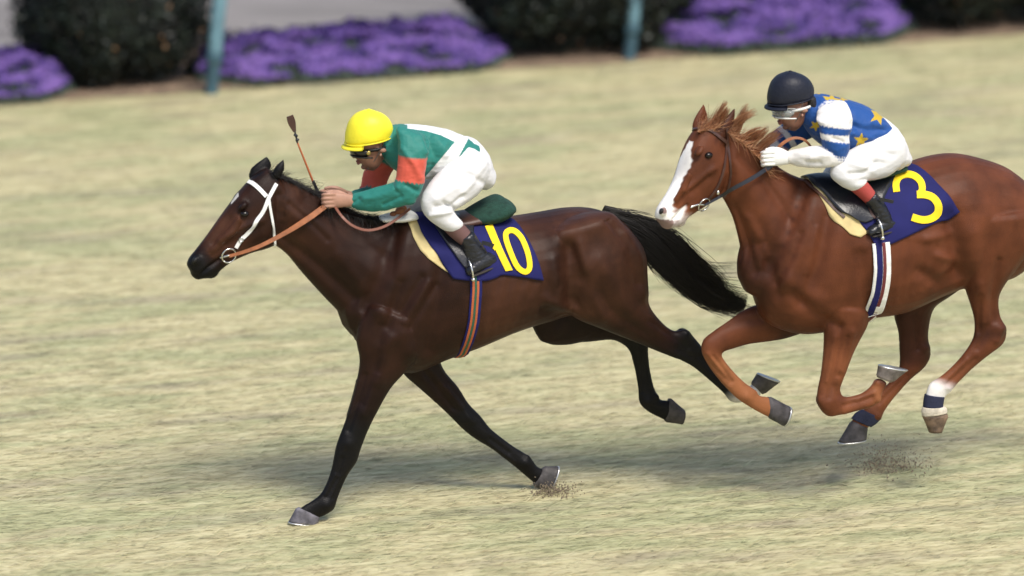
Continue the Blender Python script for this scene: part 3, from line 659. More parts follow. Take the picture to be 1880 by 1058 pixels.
S = Soup(F1); S.loft([(772, 392, 782, 412, .07, 0), (800, 394, 806, 416, .11, 0), (840, 392, 842, 415, .13, 0), (880, 384, 882, 410, .12, 0)], n=18, col=(.05, .03, .02)); S.raw('seat', M_leab, flap1)
# girth
def girth(root, fr, bv, pts, width, stripes, thick=.004, off=.006):
    """band round the barrel: near side by side-view points, then under the belly and up the far side"""
    pp = []; nn = []
    for x, y in [tuple(q[:2]) for q in smoothpath([(x, y, 0) for x, y in pts], 4)]:
        p, n = hit(bv, x, y, off)
        if p is not None: pp.append(p); nn.append(n)
    far = [p-fr.N*(2*(p-fr.O).dot(fr.N)) for p in pp][::-1]; fn = [n-fr.N*(2*n.dot(fr.N)) for n in nn][::-1]
    a0, l0, z0 = fr.loc(pp[-1]); mid = []; mn = []
    for k in range(1, 6):
        l = l0+(-2*l0)*k/6; h = bv.ray_cast(fr.W(a0, l, .2), Vector((0, 0, 1)))
        if h[0] is not None and h[0].z > z0-.12 and h[0].z < z0+.05: mid.append(h[0]-Vector((0, 0, off))); mn.append(Vector((0, 0, -1)))
    P_ = pp+mid+far; N_ = nn+mn+fn; root_o = None
    tot = width/2; tdir = fr.D
    for (o0, o1, m, nm) in stripes:
        o = strap(nm, [p+tdir*(-(o0+o1)/2*width) for p in P_], N_, (o1-o0)*width, m, root if root_o is None else root_o, thick+.002*(root_o is not None), sub=1)
        if root_o is None: root_o = o
    return root_o
M_or = mat('girth_orange', (.42, .10, .03), .7, bump=.001, bscale=200); M_gr = mat('girth_green', (.02, .09, .05), .7, bump=.001, bscale=200); M_red = mat('girth_red', (.14, .022, .025), .7, bump=.001, bscale=200)
girth(h1, F1, B1, [(873, 505), (874, 530), (872, 560), (869, 590), (863, 615), (857, 632)], .062, [(-.5, .5, M_navy, 'girth'), (-.34, -.14, M_or, 'stripe'), (-.14, .06, M_gr, 'stripe'), (.06, .26, M_or, 'stripe')])
# bridle
W = .019
br, _, _ = strap_on('bridle', B1, [(447, 332), (462, 336), (476, 347), (489, 361)], .022, M_white, h1)
strap_on('cheek_strap', B1, [(507, 338), (499, 352), (492, 366), (484, 386), (470, 408), (455, 428), (443, 440), (433, 455)], .020, M_white, br, .006)
strap_on('throat_strap', B1, [(493, 362), (496, 385), (500, 410), (503, 435), (504, 450)], .014, M_white, br, .005)
for nm, pts, wd in (('cheek_strap', [(507, 338), (499, 352), (492, 366), (484, 386), (470, 408), (455, 428), (443, 440), (433, 455)], .020), ('throat_strap', [(493, 362), (496, 385), (500, 410), (503, 435), (504, 450)], .014)):
    pp = []; nn = []
    for x, y in pts:
        p, n = hit(B1, x, y, .006)
        if p is not None: pp.append(p-F1.N*(2*(p-F1.O).dot(F1.N))); nn.append(n-F1.N*(2*n.dot(F1.N)))
    strap(nm, pp, nn, wd, M_white, br)
def ring(parent, name, c, nrm, r, t, m, n=24):
    S = Soup(F1); a = nrm.orthogonal().normalized(); b = nrm.cross(a); pts = [c+(a*math.cos(2*math.pi*i/n)+b*math.sin(2*math.pi*i/n))*r for i in range(n+1)]
    S.tube(pts, [t]*(n+1), n=8, cap=False, sub=1); return S.raw(name, m, parent)
p, n = hit(B1, 419, 468, .012); ring(br, 'bit_ring', p, (n-F1.D*.1).normalized(), .038, .0042, M_steel)
q_ = p-F1.N*(2*(p-F1.O).dot(F1.N)); ring(br, 'bit_ring', q_, F1.N, .038, .0042, M_steel)
pb_, nb_ = hit(B1, 443, 440, .013); ring(br, 'buckle', pb_, nb_, .011, .0025, M_steel, 12)
S = Soup(F1); S.tube([hit(B1, 404, 472, .004)[0], p-n*.004], [.006, .006], n=8); S.raw('bit', M_steel, br)
# reins: bit to the hand, and the loop hanging behind it
HAND1 = F1.P(600, 372, -.075)
def P1(px, py, l): return F1.P(px, py, l)
strap('rein', [p+n*.006, P1(470, 455, -.115), P1(520, 430, -.12), P1(565, 402, -.12), P1(603, 374, -.085)], -F1.N+Vector((0, 0, .3)), .03, M_lea, h1, .003, widths=[.016, .020, .024, .030, .028])
strap('rein', [P1(408, 462, .06), P1(470, 440, .12), P1(540, 395, .12), P1(603, 368, .03)], F1.N+Vector((0, 0, .3)), .03, M_lea, h1, .003, widths=[.018, .024, .028, .03])
strap('rein', [P1(615, 380, -.09), P1(628, 398, -.15), P1(648, 415, -.175), P1(676, 423, -.18), P1(708, 415, -.175), P1(738, 395, -.15), P1(752, 384, -.08)], -F1.N+Vector((0, 0, .4)), .014, mat('loop_leather', (.17, .055, .03), .5), h1, .003)
# breast pad at the withers and the rolled green pad behind the saddle
S = Soup(F1); S.loft([(700, 396, 706, 408, .05, -.05), (730, 390, 735, 407, .08, -.04), (756, 388, 760, 402, .08, -.02)], n=14, col=(.7, .7, .7)); S.build('withers_pad', M_white, h1, .006, 2)
S = Soup(F1); S.blob(735, 387, -.06, .028, .022, .03, 20); S.blob(722, 393, -.07, .02, .014, .02, 20); S.blob(741, 383, -.05, .018, .015, .02); S.build('leather_knot', M_lea, h1, .004, 3)
S = Soup(F1); S.loft([(846, 396, 852, 412, .09, 0), (872, 380, 880, 412, .13, 0), (898, 366, 906, 408, .15, 0), (918, 359, 926, 398, .15, 0), (930, 366, 934, 388, .13, 0)], n=20, cap=.4, col=(.02, .06, .04))
S.build('rolled_pad', mat('dark_green_fleece', (.010, .045, .032), .95, bump=.004, bscale=120, var=.3, vscale=40), h1, .007, 3)
# ------------------------------------------------------------------ second horse
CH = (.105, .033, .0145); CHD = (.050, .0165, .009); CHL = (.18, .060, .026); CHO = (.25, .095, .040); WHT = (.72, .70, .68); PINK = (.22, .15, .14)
Q = F1.P(1340, 600, -.55); F2 = Frame((Q.x, Q.y, 0), R(21))
print('horse 2 ground row at x=1600:', project(F2.W(F2.loc(F2.P(1600, 800))[0], 0, 0)), 'low hoof z', F2.P(1565, 812, .12).z, F2.P(1715, 795, -.13).z, 'h1', F1.P(560, 962, -.12).z)
h2 = empty('racehorse', Vector((F2.P(1620, 450).x, F2.P(1620, 450).y, 0)), 'chestnut horse with broad white blaze and number 3 cloth, galloping behind', 'horse', 'galloping racehorses')
FH = Frame(F2.P(1310, 235, 0), R(40)); FH.O.z = 0
S = Soup(F2)
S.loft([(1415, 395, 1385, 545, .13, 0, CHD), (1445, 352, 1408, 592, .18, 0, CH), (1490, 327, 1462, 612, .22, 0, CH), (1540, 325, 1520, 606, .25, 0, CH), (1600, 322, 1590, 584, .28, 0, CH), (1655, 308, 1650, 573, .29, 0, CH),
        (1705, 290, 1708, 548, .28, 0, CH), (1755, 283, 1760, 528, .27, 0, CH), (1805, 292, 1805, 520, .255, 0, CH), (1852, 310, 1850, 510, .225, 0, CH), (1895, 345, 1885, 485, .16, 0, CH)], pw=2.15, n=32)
S.loft([(1338, 232, 1326, 362, .07, 0, CH), (1372, 255, 1345, 398, .078, 0, CH), (1402, 282, 1357, 440, .088, 0, CH), (1432, 308, 1366, 485, .11, 0, CH), (1465, 325, 1378, 530, .15, 0, CHD), (1505, 335, 1405, 570, .19, 0, CH)], n=26)
S.loft([(1292, 228, 1338, 280, .068, 0, CH), (1275, 245, 1338, 312, .086, 0, CH), (1262, 272, 1328, 346, .096, 0, CH), (1252, 300, 1314, 364, .088, 0, CH), (1241, 327, 1298, 374, .068, 0, CH), (1228, 353, 1280, 386, .055, 0, CH),
        (1214, 374, 1262, 398, .050, 0, CHL), (1207, 389, 1250, 410, .052, 0, PINK), (1207, 402, 1240, 416, .044, 0, PINK), (1214, 411, 1230, 418, .027, 0, PINK)], n=24, pw=2.35, cap=.3, fr=FH)
S.blob(1250, 409, 0, .034, .018, .026, 30, PINK, fr=FH)
for q in (-1, 1):
    S.blob(1316, 322, q*.064, .095, .072, .034, 55, CH, fr=FH); S.blob(1284, 277, q*.078, .036, .017, .024, 45, CH, fr=FH)
    S.blob(1217, 388, q*.040, .026, .026, .016, 50, PINK, fr=FH)
    S.loft([(1262, 318, 1270, 328, .012, q*.078), (1248, 345, 1256, 353, .010, q*.06), (1236, 366, 1244, 373, .008, q*.045)], col=CH, n=10, fr=FH)
ear(S, FH, (1295, 240), (1270, 243), (1292, 191), .06, CH, .026); ear(S, FH, (1336, 246), (1314, 250), (1349, 198), -.055, CHD, .026)
# far fore, folded forward
LF = .11
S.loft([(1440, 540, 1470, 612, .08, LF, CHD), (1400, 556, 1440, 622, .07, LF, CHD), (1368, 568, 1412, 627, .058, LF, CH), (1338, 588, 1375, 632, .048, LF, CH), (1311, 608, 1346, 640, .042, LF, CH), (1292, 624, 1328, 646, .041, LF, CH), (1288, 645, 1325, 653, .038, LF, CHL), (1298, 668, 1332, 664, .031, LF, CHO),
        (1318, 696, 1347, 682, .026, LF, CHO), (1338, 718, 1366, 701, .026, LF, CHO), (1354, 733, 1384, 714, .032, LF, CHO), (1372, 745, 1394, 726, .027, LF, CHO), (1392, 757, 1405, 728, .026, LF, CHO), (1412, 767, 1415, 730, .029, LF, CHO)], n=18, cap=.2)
# near fore, folded back under the knee
LN = -.13
S.loft([(1510, 560, 1600, 570, .095, LN, CH), (1513, 592, 1596, 590, .085, LN, CH), (1513, 622, 1584, 612, .068, LN, CH), (1511, 655, 1566, 648, .053, LN, CHL), (1507, 688, 1551, 688, .042, LN, CHL), (1501, 718, 1543, 712, .039, LN, CHL), (1501, 742, 1546, 725, .04, LN, CH), (1518, 764, 1551, 728, .037, LN, CH), (1542, 762, 1562, 728, .031, LN, CHL),
        (1575, 754, 1582, 722, .025, LN, CHL), (1597, 749, 1596, 712, .028, LN, CHL), (1613, 737, 1603, 704, .031, LN, CHO), (1620, 720, 1606, 700, .026, LN, CHL), (1628, 706, 1611, 696, .026, LN, CHD)], n=18, cap=.2)
# far hind
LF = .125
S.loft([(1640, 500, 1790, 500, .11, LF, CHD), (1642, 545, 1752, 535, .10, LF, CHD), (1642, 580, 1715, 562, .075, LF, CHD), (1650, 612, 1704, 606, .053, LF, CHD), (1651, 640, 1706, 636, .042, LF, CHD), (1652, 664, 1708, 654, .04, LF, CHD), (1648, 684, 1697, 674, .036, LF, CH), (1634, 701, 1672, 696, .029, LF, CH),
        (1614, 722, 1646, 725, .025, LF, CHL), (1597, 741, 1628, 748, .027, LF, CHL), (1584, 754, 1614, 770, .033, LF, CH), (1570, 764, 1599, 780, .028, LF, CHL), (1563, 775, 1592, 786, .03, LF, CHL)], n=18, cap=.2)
# near hind
LN = -.14
S.loft([(1760, 400, 1895, 390, .14, LN, CH), (1752, 450, 1898, 440, .135, LN, CH), (1760, 495, 1872, 482, .11, LN, CH), (1772, 528, 1844, 520, .078, LN, CH), (1781, 556, 1833, 546, .056, LN, CH), (1789, 588, 1836, 580, .044, LN, CH), (1788, 615, 1847, 605, .041, LN, CHD), (1780, 634, 1842, 630, .039, LN, CH), (1764, 656, 1812, 654, .033, LN, CH),
        (1745, 676, 1784, 678, .026, LN, CHL), (1726, 692, 1760, 702, .026, LN, CHL), (1708, 704, 1744, 720, .033, LN, WHT), (1700, 724, 1735, 728, .029, LN, WHT), (1696, 745, 1732, 745, .028, LN, (.3, .2, .14)), (1694, 766, 1739, 764, .032, LN, (.3, .2, .14))], n=20, cap=.2)
def paint2(V, Nn, T):
    for i, v in enumerate(V):
        x, y = project(v)
        if x > 1345 or y > 430: continue
        a, l, z = FH.loc(v); xm, ym = project(FH.W(a, 0, z))   # head's own median plane
        # distance down the front of the face
        if Nn[i][:].dot(np.array(FH.D))+.2*Nn[i][2] > -.1 or ym > 380:
            t = (ym-262)/(412-262)
            wd = .012+.028*min(max(t*5, 0), 1) if t < .2 else (.040-.010*min((t-.2)*3, 1) if t < .6 else .032+.012*min((t-.6)*4, 1))
            wd += .004*math.sin(ym*.13)+.002*math.sin(ym*.5); front = (1-min(max((abs(l+.004)-wd)/.005, 0), 1))
            if t < -.02 or t > .93: front = 0
            # only the front surface of the face
            fl = 1272+(1204-1272)*t; front *= min(max((fl+34-xm)/8, 0), 1)
            T[i] = T[i]*(1-front)+np.array(WHT)*front
        if ym > 385 and xm > 1226 and xm < 1262:     # white chin and lips
            k = min((ym-385)/10, 1)*.8; kk = .5+.5*mnoise.noise(Vector(v)*60); T[i] = T[i]*(1-k*kk)+np.array((.6, .57, .55))*k*kk
REL2 = [([(1535, 620), (1518, 700)], 3.5, .004, 'n'), ([(1556, 620), (1540, 690)], 3, -.005, 'n'), ([(1505, 735), (1515, 750)], 5, .006, 'n'), ([(1535, 712), (1540, 725)], 5, -.005, 'n'), ([(1550, 758), (1600, 742)], 3, .003, 'n'), ([(1612, 735)], 5, .005, 'n'), ([(1610, 703)], 4, .007, 'n'), ([(1300, 650), (1330, 690)], 3, .003, 'f'), ([(1310, 655), (1345, 700)], 2.5, -.004, 'f'), ([(1370, 730)], 6, .005, 'f'), ([(1390, 718)], 4, .006, 'f'), ([(1800, 540), (1798, 610)], 3.5, -.004, 'n'), ([(1838, 605), (1830, 625)], 5, .008, 'n'), ([(1775, 660), (1735, 700)], 3, .003, 'n'), ([(1740, 712)], 4, .007, 'n'), ([(1680, 580), (1685, 640)], 4, -.006, 'f'), ([(1700, 640)], 6, .007, 'f'), ([(1665, 690), (1615, 740)], 3, -.004, 'f'), ([(1612, 765)], 5, .006, 'f'), ([(1690, 500), (1725, 520), (1760, 505)], 9, -.012, 'b'), ([(1600, 460), (1640, 520)], 20, .006, 'b'), ([(1470, 430), (1450, 480), (1425, 520)], 5, -.006, 'b'), ([(1500, 420), (1480, 500)], 5, .005, 'b'), ([(1770, 350), (1800, 400)], 20, .008, 'b'), ([(1470, 350), (1440, 430), (1405, 500)], 11, -.012, 'b'), ([(1492, 370), (1475, 450), (1440, 520)], 13, .010, 'b'), ([(1520, 400), (1505, 480), (1470, 560)], 8, -.009, 'b'), ([(1550, 400), (1535, 480), (1520, 560)], 17, .012, 'b'), ([(1580, 470), (1590, 540), (1597, 590)], 9, -.008, 'b'), ([(1455, 540), (1500, 575), (1540, 600)], 7, -.010, 'b'), ([(1450, 515), (1500, 550)], 12, .009, 'b'), ([(1400, 450), (1430, 540)], 8, -.008, 'b'),
    ([(1345, 385), (1365, 440), (1385, 500)], 8, -.012, 'b'), ([(1345, 300), (1390, 370), (1430, 440)], 15, .010, 'b'), ([(1360, 290), (1410, 340), (1450, 400)], 7, -.008, 'b'), ([(1375, 400), (1410, 470)], 6, .007, 'b'),
    ([(1745, 400), (1755, 450), (1765, 500)], 12, -.022, 'b'), ([(1728, 375)], 14, .014, 'b'), ([(1785, 430), (1790, 480), (1800, 530)], 14, .010, 'b'), ([(1700, 440), (1745, 430)], 6, .007, 'b'), ([(1720, 470), (1752, 478)], 6, .008, 'b'), ([(1835, 360), (1860, 430), (1855, 480)], 14, -.005, 'b'), ([(1835, 480), (1822, 540), (1825, 590)], 5, -.008, 'n'), ([(1800, 520), (1805, 590)], 6, .006, 'n'), ([(1832, 600)], 8, .007, 'n'), ([(1815, 600), (1795, 640)], 4, -.005, 'n'), ([(1790, 660), (1740, 705)], 3.5, -.004, 'n'),
    ([(1545, 600), (1530, 690), (1522, 730)], 4.5, -.007, 'n'), ([(1565, 610), (1545, 680)], 5, .006, 'n'), ([(1520, 735)], 9, .006, 'n'), ([(1550, 745), (1600, 730)], 3.5, -.005, 'n'), ([(1575, 735), (1605, 722)], 3, .003, 'n'), ([(1410, 595), (1340, 615)], 5, -.005, 'b'), ([(1305, 640)], 8, .006, 'b'), ([(1320, 675), (1365, 718)], 3.5, -.005, 'b'),
    ([(1335, 270), (1342, 320), (1330, 358)], 6, -.010, 'b'), ([(1310, 310), (1280, 335), (1258, 350)], 4.5, .007, 'b'), ([(1300, 325), (1270, 352)], 5, -.006, 'b'), ([(1262, 378), (1248, 392), (1238, 404)], 2.8, -.008, 'b')]
for k in range(6): REL2.append(([(1630+k*18, 440+k*3), (1625+k*17, 500), (1622+k*15, 560-k*6)], 5, -.003, 'b'))
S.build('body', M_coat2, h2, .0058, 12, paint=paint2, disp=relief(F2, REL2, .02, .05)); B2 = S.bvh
HB = (.052, .047, .052)
hoof(h2, 'hoof', F2, ((1412, 768), (1415, 729)), ((1437, 782), (1449, 746)), .031, .044, .11, HB)
hoof(h2, 'hoof', F2, ((1640, 700), (1610, 690)), ((1664, 681), (1613, 672)), .030, .045, -.13, (.14, .12, .11))
hoof(h2, 'hoof', F2, ((1561, 777), (1592, 785)), ((1540, 812), (1590, 806)), .031, .044, .125, HB)
hoof(h2, 'hoof', F2, ((1694, 764), (1740, 764)), ((1706, 794), (1729, 793)), .034, .030, -.14, (.13, .085, .055), False)
eyes(h2, FH, 1281, 280, .084, .018)
for q in (-1, 1):
    S = Soup(FH); S.blob(1214, 388, q*.046, .017, .011, .012, 60, (.004, .003, .003)); S.raw('nostril', mat('nostril_dark', (.003, .002, .002), .6), h2)
# pastern bandages
M_ban = mat('navy_bandage', (.012, .016, .045), .8, bump=.002, bscale=120, var=.2, vscale=30); M_banw = mat('white_bandage', (.62, .56, .46), .85, bump=.002, bscale=120, var=.25, vscale=30)
S = Soup(F2); S.loft([(1698, 724, 1734, 728, .034, -.14), (1696, 735, 1732, 738, .035, -.14), (1695, 747, 1731, 748, .036, -.14)], n=20, flat=True); S.raw('bandage', M_ban, h2)
S = Soup(F2); S.loft([(1694, 748, 1734, 746, .037, -.14), (1692, 756, 1738, 750, .039, -.14), (1693, 764, 1739, 757, .036, -.14)], n=20, flat=True); S.raw('bandage', M_banw, h2)
S = Soup(F2); S.loft([(1584, 752, 1618, 768, .036, .125), (1572, 758, 1608, 778, .037, .125), (1563, 769, 1599, 784, .036, .125)], n=20, flat=True); S.raw('bandage', M_ban, h2)
# mane blown up and back, forelock
def red(g): k = g.uniform(.55, 1.35); return (.26*k, .095*k, .035*k) if g.random() < .6 else (.46*k, .24*k, .12*k)
def fly2(t, g):
    c = math.floor(t*9)/9; gg = math.sin(c*40)*.5+.5
    ln = (50+36*gg)*(1-.3*t)*g.uniform(.6, 1.08); ang = R(68-34*t+16*math.sin(c*23)+g.normal(0, 2.5)); f = t*9-math.floor(t*9)-.5
    return (math.cos(ang)*ln-f*15, -math.sin(ang)*ln, ln*.22)
mane(h2, F2, [(1300, 232), (1325, 232), (1350, 246), (1375, 262), (1398, 285), (1410, 305)], 1900, fly2, M_hairr, 16, lat=.016, tint=red, rad=(.0009, .0019))
mane(h2, F2, [(1335, 240), (1365, 262), (1395, 290), (1412, 320)], 900, lambda t, g: (g.normal(16, 8), g.normal(2, 12), g.normal(4, 4)), M_hairr, 18, lat=.05, tint=red)
mane(h2, FH, [(1280, 240), (1300, 236), (1318, 240)], 900, lambda t, g: (g.normal(24, 12), g.normal(-20, 12), 8), M_hairr, 19, lat=.03, tint=red)
t2 = tail(h2, F2, [(1902, 352, .02), (1925, 360, .05), (1945, 380, .09), (1990, 425, .11), (2030, 480, .10), (2065, 530, .07), (2100, 570, .03)], M_hairr, 1400, seed=4, tint=lambda g: (.10, .035, .018))
# cloth, saddle, girths
cl2, CB2 = cloth(h2, 'saddle_cloth', F2, B2, [(1535, 330), (1548, 370), (1572, 400), (1592, 425), (1608, 454)], [(1672, 303), (1700, 318), (1722, 340), (1744, 365), (1762, 388)], [(1608, 454), (1628, 451), (1670, 432), (1715, 410), (1762, 388)], M_navy, .010)
cloth(h2, 'chamois_pad', F2, B2, [(1486, 332), (1500, 355), (1518, 385), (1533, 408), (1560, 430)], [(1540, 330), (1552, 360), (1570, 395), (1585, 415), (1592, 428)], [(1560, 430), (1580, 436), (1592, 428)], M_cham, .005, nu=10)
onskin('number_three', [stroke([(1646, 353), (1645, 338), (1651, 326), (1664, 321), (1679, 324), (1690, 334), (1693, 347), (1689, 358)], 12.5, 4), stroke([(1683, 358), (1697, 358), (1712, 363), (1722, 376), (1721, 391), (1710, 401), (1693, 404), (1674, 399)], 13.5, 4)], [CB2, B2], M_yel, cl2, .0055)
f2, FB2 = cloth(h2, 'saddle', F2, B2, [(1480, 330), (1497, 345), (1522, 370), (1545, 392), (1572, 405)], [(1640, 310), (1640, 335), (1625, 360), (1615, 385), (1600, 405)], [(1572, 405), (1588, 410), (1600, 405)], M_leak, .020, .007, nu=14)
S = Soup(F2); S.loft([(1500, 322, 1508, 340, .07, 0), (1540, 318, 1544, 338, .11, 0), (1600, 306, 1602, 326, .13, 0), (1645, 294, 1650, 312, .12, 0)], n=18); S.raw('seat', mat('green_saddle_seat', (.012, .05, .03), .8), f2)
girth(h2, F2, B2, [(1617, 446), (1619, 475), (1619, 505), (1615, 535), (1607, 562), (1601, 577)], .098, [(-.5, .5, M_white, 'girth'), (-.34, .02, M_navy, 'stripe'), (.02, .22, M_red, 'stripe')])
# bridle
br2, _, _ = strap_on('bridle', B2, [(1273, 239), (1285, 237), (1300, 239), (1315, 248), (1334, 262)], .017, M_leab, h2, .006)
strap_on('cheek_strap', B2, [(1334, 236), (1334, 262), (1331, 290), (1326, 318), (1315, 345), (1300, 366)], .016, M_leab, br2, .005)
strap_on('throat_strap', B2, [(1336, 262), (1340, 290), (1342, 320), (1338, 345), (1330, 362)], .011, M_leab, br2, .005)
p, n = hit(B2, 1290, 374, .012); ring(br2, 'bit_ring', p, n, .036, .004, M_steel)
c_ = p-FH.N*(2*(p-FH.O).dot(FH.N)); ring(br2, 'bit_ring', c_, FH.N, .036, .004, M_steel)
S = Soup(F2); S.tube([hit(B2, 1268, 380, .005)[0], hit(B2, 1279, 375, .008)[0], p], [.006, .005, .005], n=8); S.raw('bit', M_steel, br2)
S = Soup(F2); a_ = hit(B2, 1316, 352, .012)[0]; S.ell(a_, FH.D*.010, Vector((0, 0, .012)), FH.N*.006, (.6, .6, .6)); S.raw('buckle', M_steel, br2)
def P2(px, py, l): return F2.P(px, py, l)
strap('rein', [p+n*.004, hit(B2, 1318, 359, .014)[0], P2(1345, 347, -.13), P2(1380, 328, -.14), P2(1417, 304, -.10)], -F2.N+Vector((0, 0, .3)), .022, M_leak, h2, .003, widths=[.012, .016, .020, .022, .022])
strap('rein', [P2(1290, 370, .10), P2(1340, 340, .12), P2(1380, 310, .10), P2(1417, 296, .04)], F2.N+Vector((0, 0, .3)), .022, M_leak, h2, .003)
strap('rein', [P2(1418, 290, -.02), P2(1432, 268, -.03), P2(1452, 255, -.04), P2(1472, 255, -.05), P2(1486, 266, -.06), P2(1492, 280, -.06)], -F2.N+Vector((0, 0, .4)), .02, M_lea, h2, .003, widths=[.018, .018, .016, .014, .012, .012])
strap_on('pommel_strap', [FB2, B2], [(1462, 322), (1482, 338), (1505, 358), (1530, 382), (1550, 400)], .016, M_leab, h2, .008)
# ------------------------------------------------------------------ riders
M_skin = mat('skin', (.5, .5, .5), .5, bump=.0006, bscale=200, var=.1, vscale=30, attr=True, spec=.4)
M_silk = mat('racing_silk', (.5, .5, .5), .62, bump=.003, bscale=28, attr=True, sheen=.1, spec=.35, stretch=(1, 1, 2.2))
M_brch = mat('white_breeches', (.66, .66, .67), .7, bump=.003, bscale=24, spec=.3, stretch=(1, 1, 1.8))
M_glass = mat('clear_lens', (.75, .8, .8), .08, alpha=.25, spec=.5)
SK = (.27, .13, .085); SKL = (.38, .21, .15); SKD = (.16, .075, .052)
def reflect_px(fr, v):
    l = fr.loc(v)[1]; v = Vector(v); 
    if l > 0: v = v-fr.N*(2*l)
    return project(v)
def head(root, S, fr, dx, dy, cap_col, M_cap, clear):
    """head in the side view of the first rider, moved by (dx,dy)"""
    def T(*st): return [(a+dx, b+dy, c+dx, d+dy, *r) for a, b, c, d, *r in st]
    S.blob(684+dx, 248+dy, 0, .098, .098, .076, 0, SK)
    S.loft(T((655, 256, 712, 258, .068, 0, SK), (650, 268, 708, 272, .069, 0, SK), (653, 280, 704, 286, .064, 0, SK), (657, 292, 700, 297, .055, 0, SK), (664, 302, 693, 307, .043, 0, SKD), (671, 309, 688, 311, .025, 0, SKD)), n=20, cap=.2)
    S.loft(T((654, 266, 664, 268, .007, 0, SK), (650, 277, 662, 278, .010, 0, SK), (646, 286, 662, 288, .015, 0, SK), (650, 290, 662, 291, .012, 0, SK)), n=12, cap=.3)
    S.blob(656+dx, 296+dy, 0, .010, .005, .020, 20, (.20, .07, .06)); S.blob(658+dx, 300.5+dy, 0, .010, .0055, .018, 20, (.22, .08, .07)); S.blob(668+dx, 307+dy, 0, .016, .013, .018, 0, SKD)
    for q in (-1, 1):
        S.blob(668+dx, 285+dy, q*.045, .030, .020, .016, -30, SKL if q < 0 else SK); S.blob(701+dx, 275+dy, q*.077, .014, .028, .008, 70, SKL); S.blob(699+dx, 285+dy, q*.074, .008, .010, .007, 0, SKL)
        S.blob(656+dx, 265+dy, q*.03, .014, .008, .024, 0, SK); S.blob(649.5+dx, 288.5+dy, q*.011, .009, .008, .008, 0, SK)
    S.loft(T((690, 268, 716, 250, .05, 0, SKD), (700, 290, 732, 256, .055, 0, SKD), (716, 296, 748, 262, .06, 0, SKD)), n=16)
    c = fr.P(684+dx, 274+dy, 0)
    def finish():
        g_ = Soup(fr)
        def band(name, th, h, rf, rl, m, par, z0=0., off=0., tilt=.0):
            V = []; F = []; k = 0
            ts = np.linspace(-th, th, 33)
            for t in ts:
                e = abs(t)/th; hh = h(e); o = c+fr.D*(rf*math.cos(R(t)))+fr.N*(rl*math.sin(R(t)))+Vector((0, 0, z0+tilt*(1-math.cos(R(t)))))
                nr = (fr.D*math.cos(R(t))+fr.N*math.sin(R(t)))*off; V += [o-Vector((0, 0, hh)), o+nr, o+Vector((0, 0, hh)), o-nr*.6]
            for i in range(32):
                for j in range(4): F.append((i*4+j, i*4+(j+1) % 4, (i+1)*4+(j+1) % 4, (i+1)*4+j))
            F += [(0, 1, 2, 3), (131, 130, 129, 128)]
            return mesh_obj(name, V, F, m, par, True)
        fm = mat('white_goggle_frame', (.75, .75, .72), .4) if clear else mat('black_goggle_rubber', (.012, .012, .012), .4)
        gg = band('goggles', 78, lambda e: .004+.002*(1-e), .112, .086, fm, root, -.029 if clear else -.026, .005)
        band('lens', 72, lambda e: .026*(1-e**4)**.5+.002, .113, .085, M_glass if clear else mat('smoked_lens', (.01, .009, .009), .12, spec=.6), gg, -.002, .007)
        band('strap', 150, lambda e: .009, .100, .084, fm, gg, .004, .003, .012)
        if clear: band('upper_rim', 76, lambda e: .0018, .114, .087, fm, gg, .024, .003)
        if not clear:
            S3 = Soup(fr); S3.ell(c+fr.D*.045-fr.N*.084, fr.D*.012, Vector((0, 0, .012)), fr.N*.005, (0, 0, 0)); S3.raw('vent_button', mat('brass', (.5, .38, .12), .3, metal=.8), gg)
        for q in (-1, 1):
            S4 = Soup(fr); S4.ell(c+fr.D*.085+fr.N*(q*.030)+Vector((0, 0, .001)), fr.D*.012, Vector((0, 0, .010)), fr.N*.014, (0, 0, 0)); S4.raw('eye', M_eye, root)
        S5 = Soup(fr); S5.loft(T((694, 250, 720, 250, .078, 0), (700, 268, 722, 266, .077, 0), (704, 284, 722, 278, .060, 0)), n=18, cap=.2); S5.build('hair', mat('black_hair', (.010, .008, .008), .6, bump=.003, bscale=200), root, .005, 2)
        # helmet: shell, peak, button
        def TH(*st): return [((a-678)*hs+678+dx, (b-262)*hs+262+dy, (c_-678)*hs+678+dx, (d-262)*hs+262+dy, w_*hs, l_) for a, b, c_, d, w_, l_ in st]
        hs = .93 if clear else .975
        H = Soup(fr); H.loft(TH((633, 262, 719, 250, .100, 0), (633, 254, 721, 244, .107, 0), (635, 240, 721, 230, .108, 0), (641, 223, 714, 216, .098, 0), (652, 210, 703, 207, .074, 0), (666, 203, 689, 202, .04, 0)), n=36, cap=.1, col=cap_col)
        hel = H.build('helmet', M_cap, root, .006, 3)
        H = Soup(fr)
        V = []; F = []
        for i, t in enumerate(np.linspace(-62, 62, 25)):
            ct, sn = math.cos(R(t)), math.sin(R(t)); b0 = fr.P(676+dx, 259+dy, 0)
            for r_, z in ((.92, .004), (1.14+.10*ct, -.014), (1.14+.10*ct, -.020), (.92, -.012)):
                V.append(b0+fr.D*(.115*ct*r_*hs)+fr.N*(.104*sn*r_*hs)+Vector((0, 0, z-.012*ct)))
        for i in range(24):
            for j in range(4): F.append((i*4+j, i*4+(j+1) % 4, (i+1)*4+(j+1) % 4, (i+1)*4+j))
        F += [(0, 1, 2, 3), (99, 98, 97, 96)]
        mesh_obj('peak', V, F, M_cap, hel, True)
        S6 = Soup(fr); S6.blob(677+dx, (200-262)*hs+262+dy, 0, .010, .005, .010); S6.raw('button', M_cap, hel)
        ring_pts = [fr.P(677+dx, 257+dy, 0)+fr.D*(.127*hs*math.cos(a))+fr.N*(.112*hs*math.sin(a))+Vector((0, 0, -.017*math.cos(a)+.004)) for a in np.linspace(0, 2*math.pi, 40)]
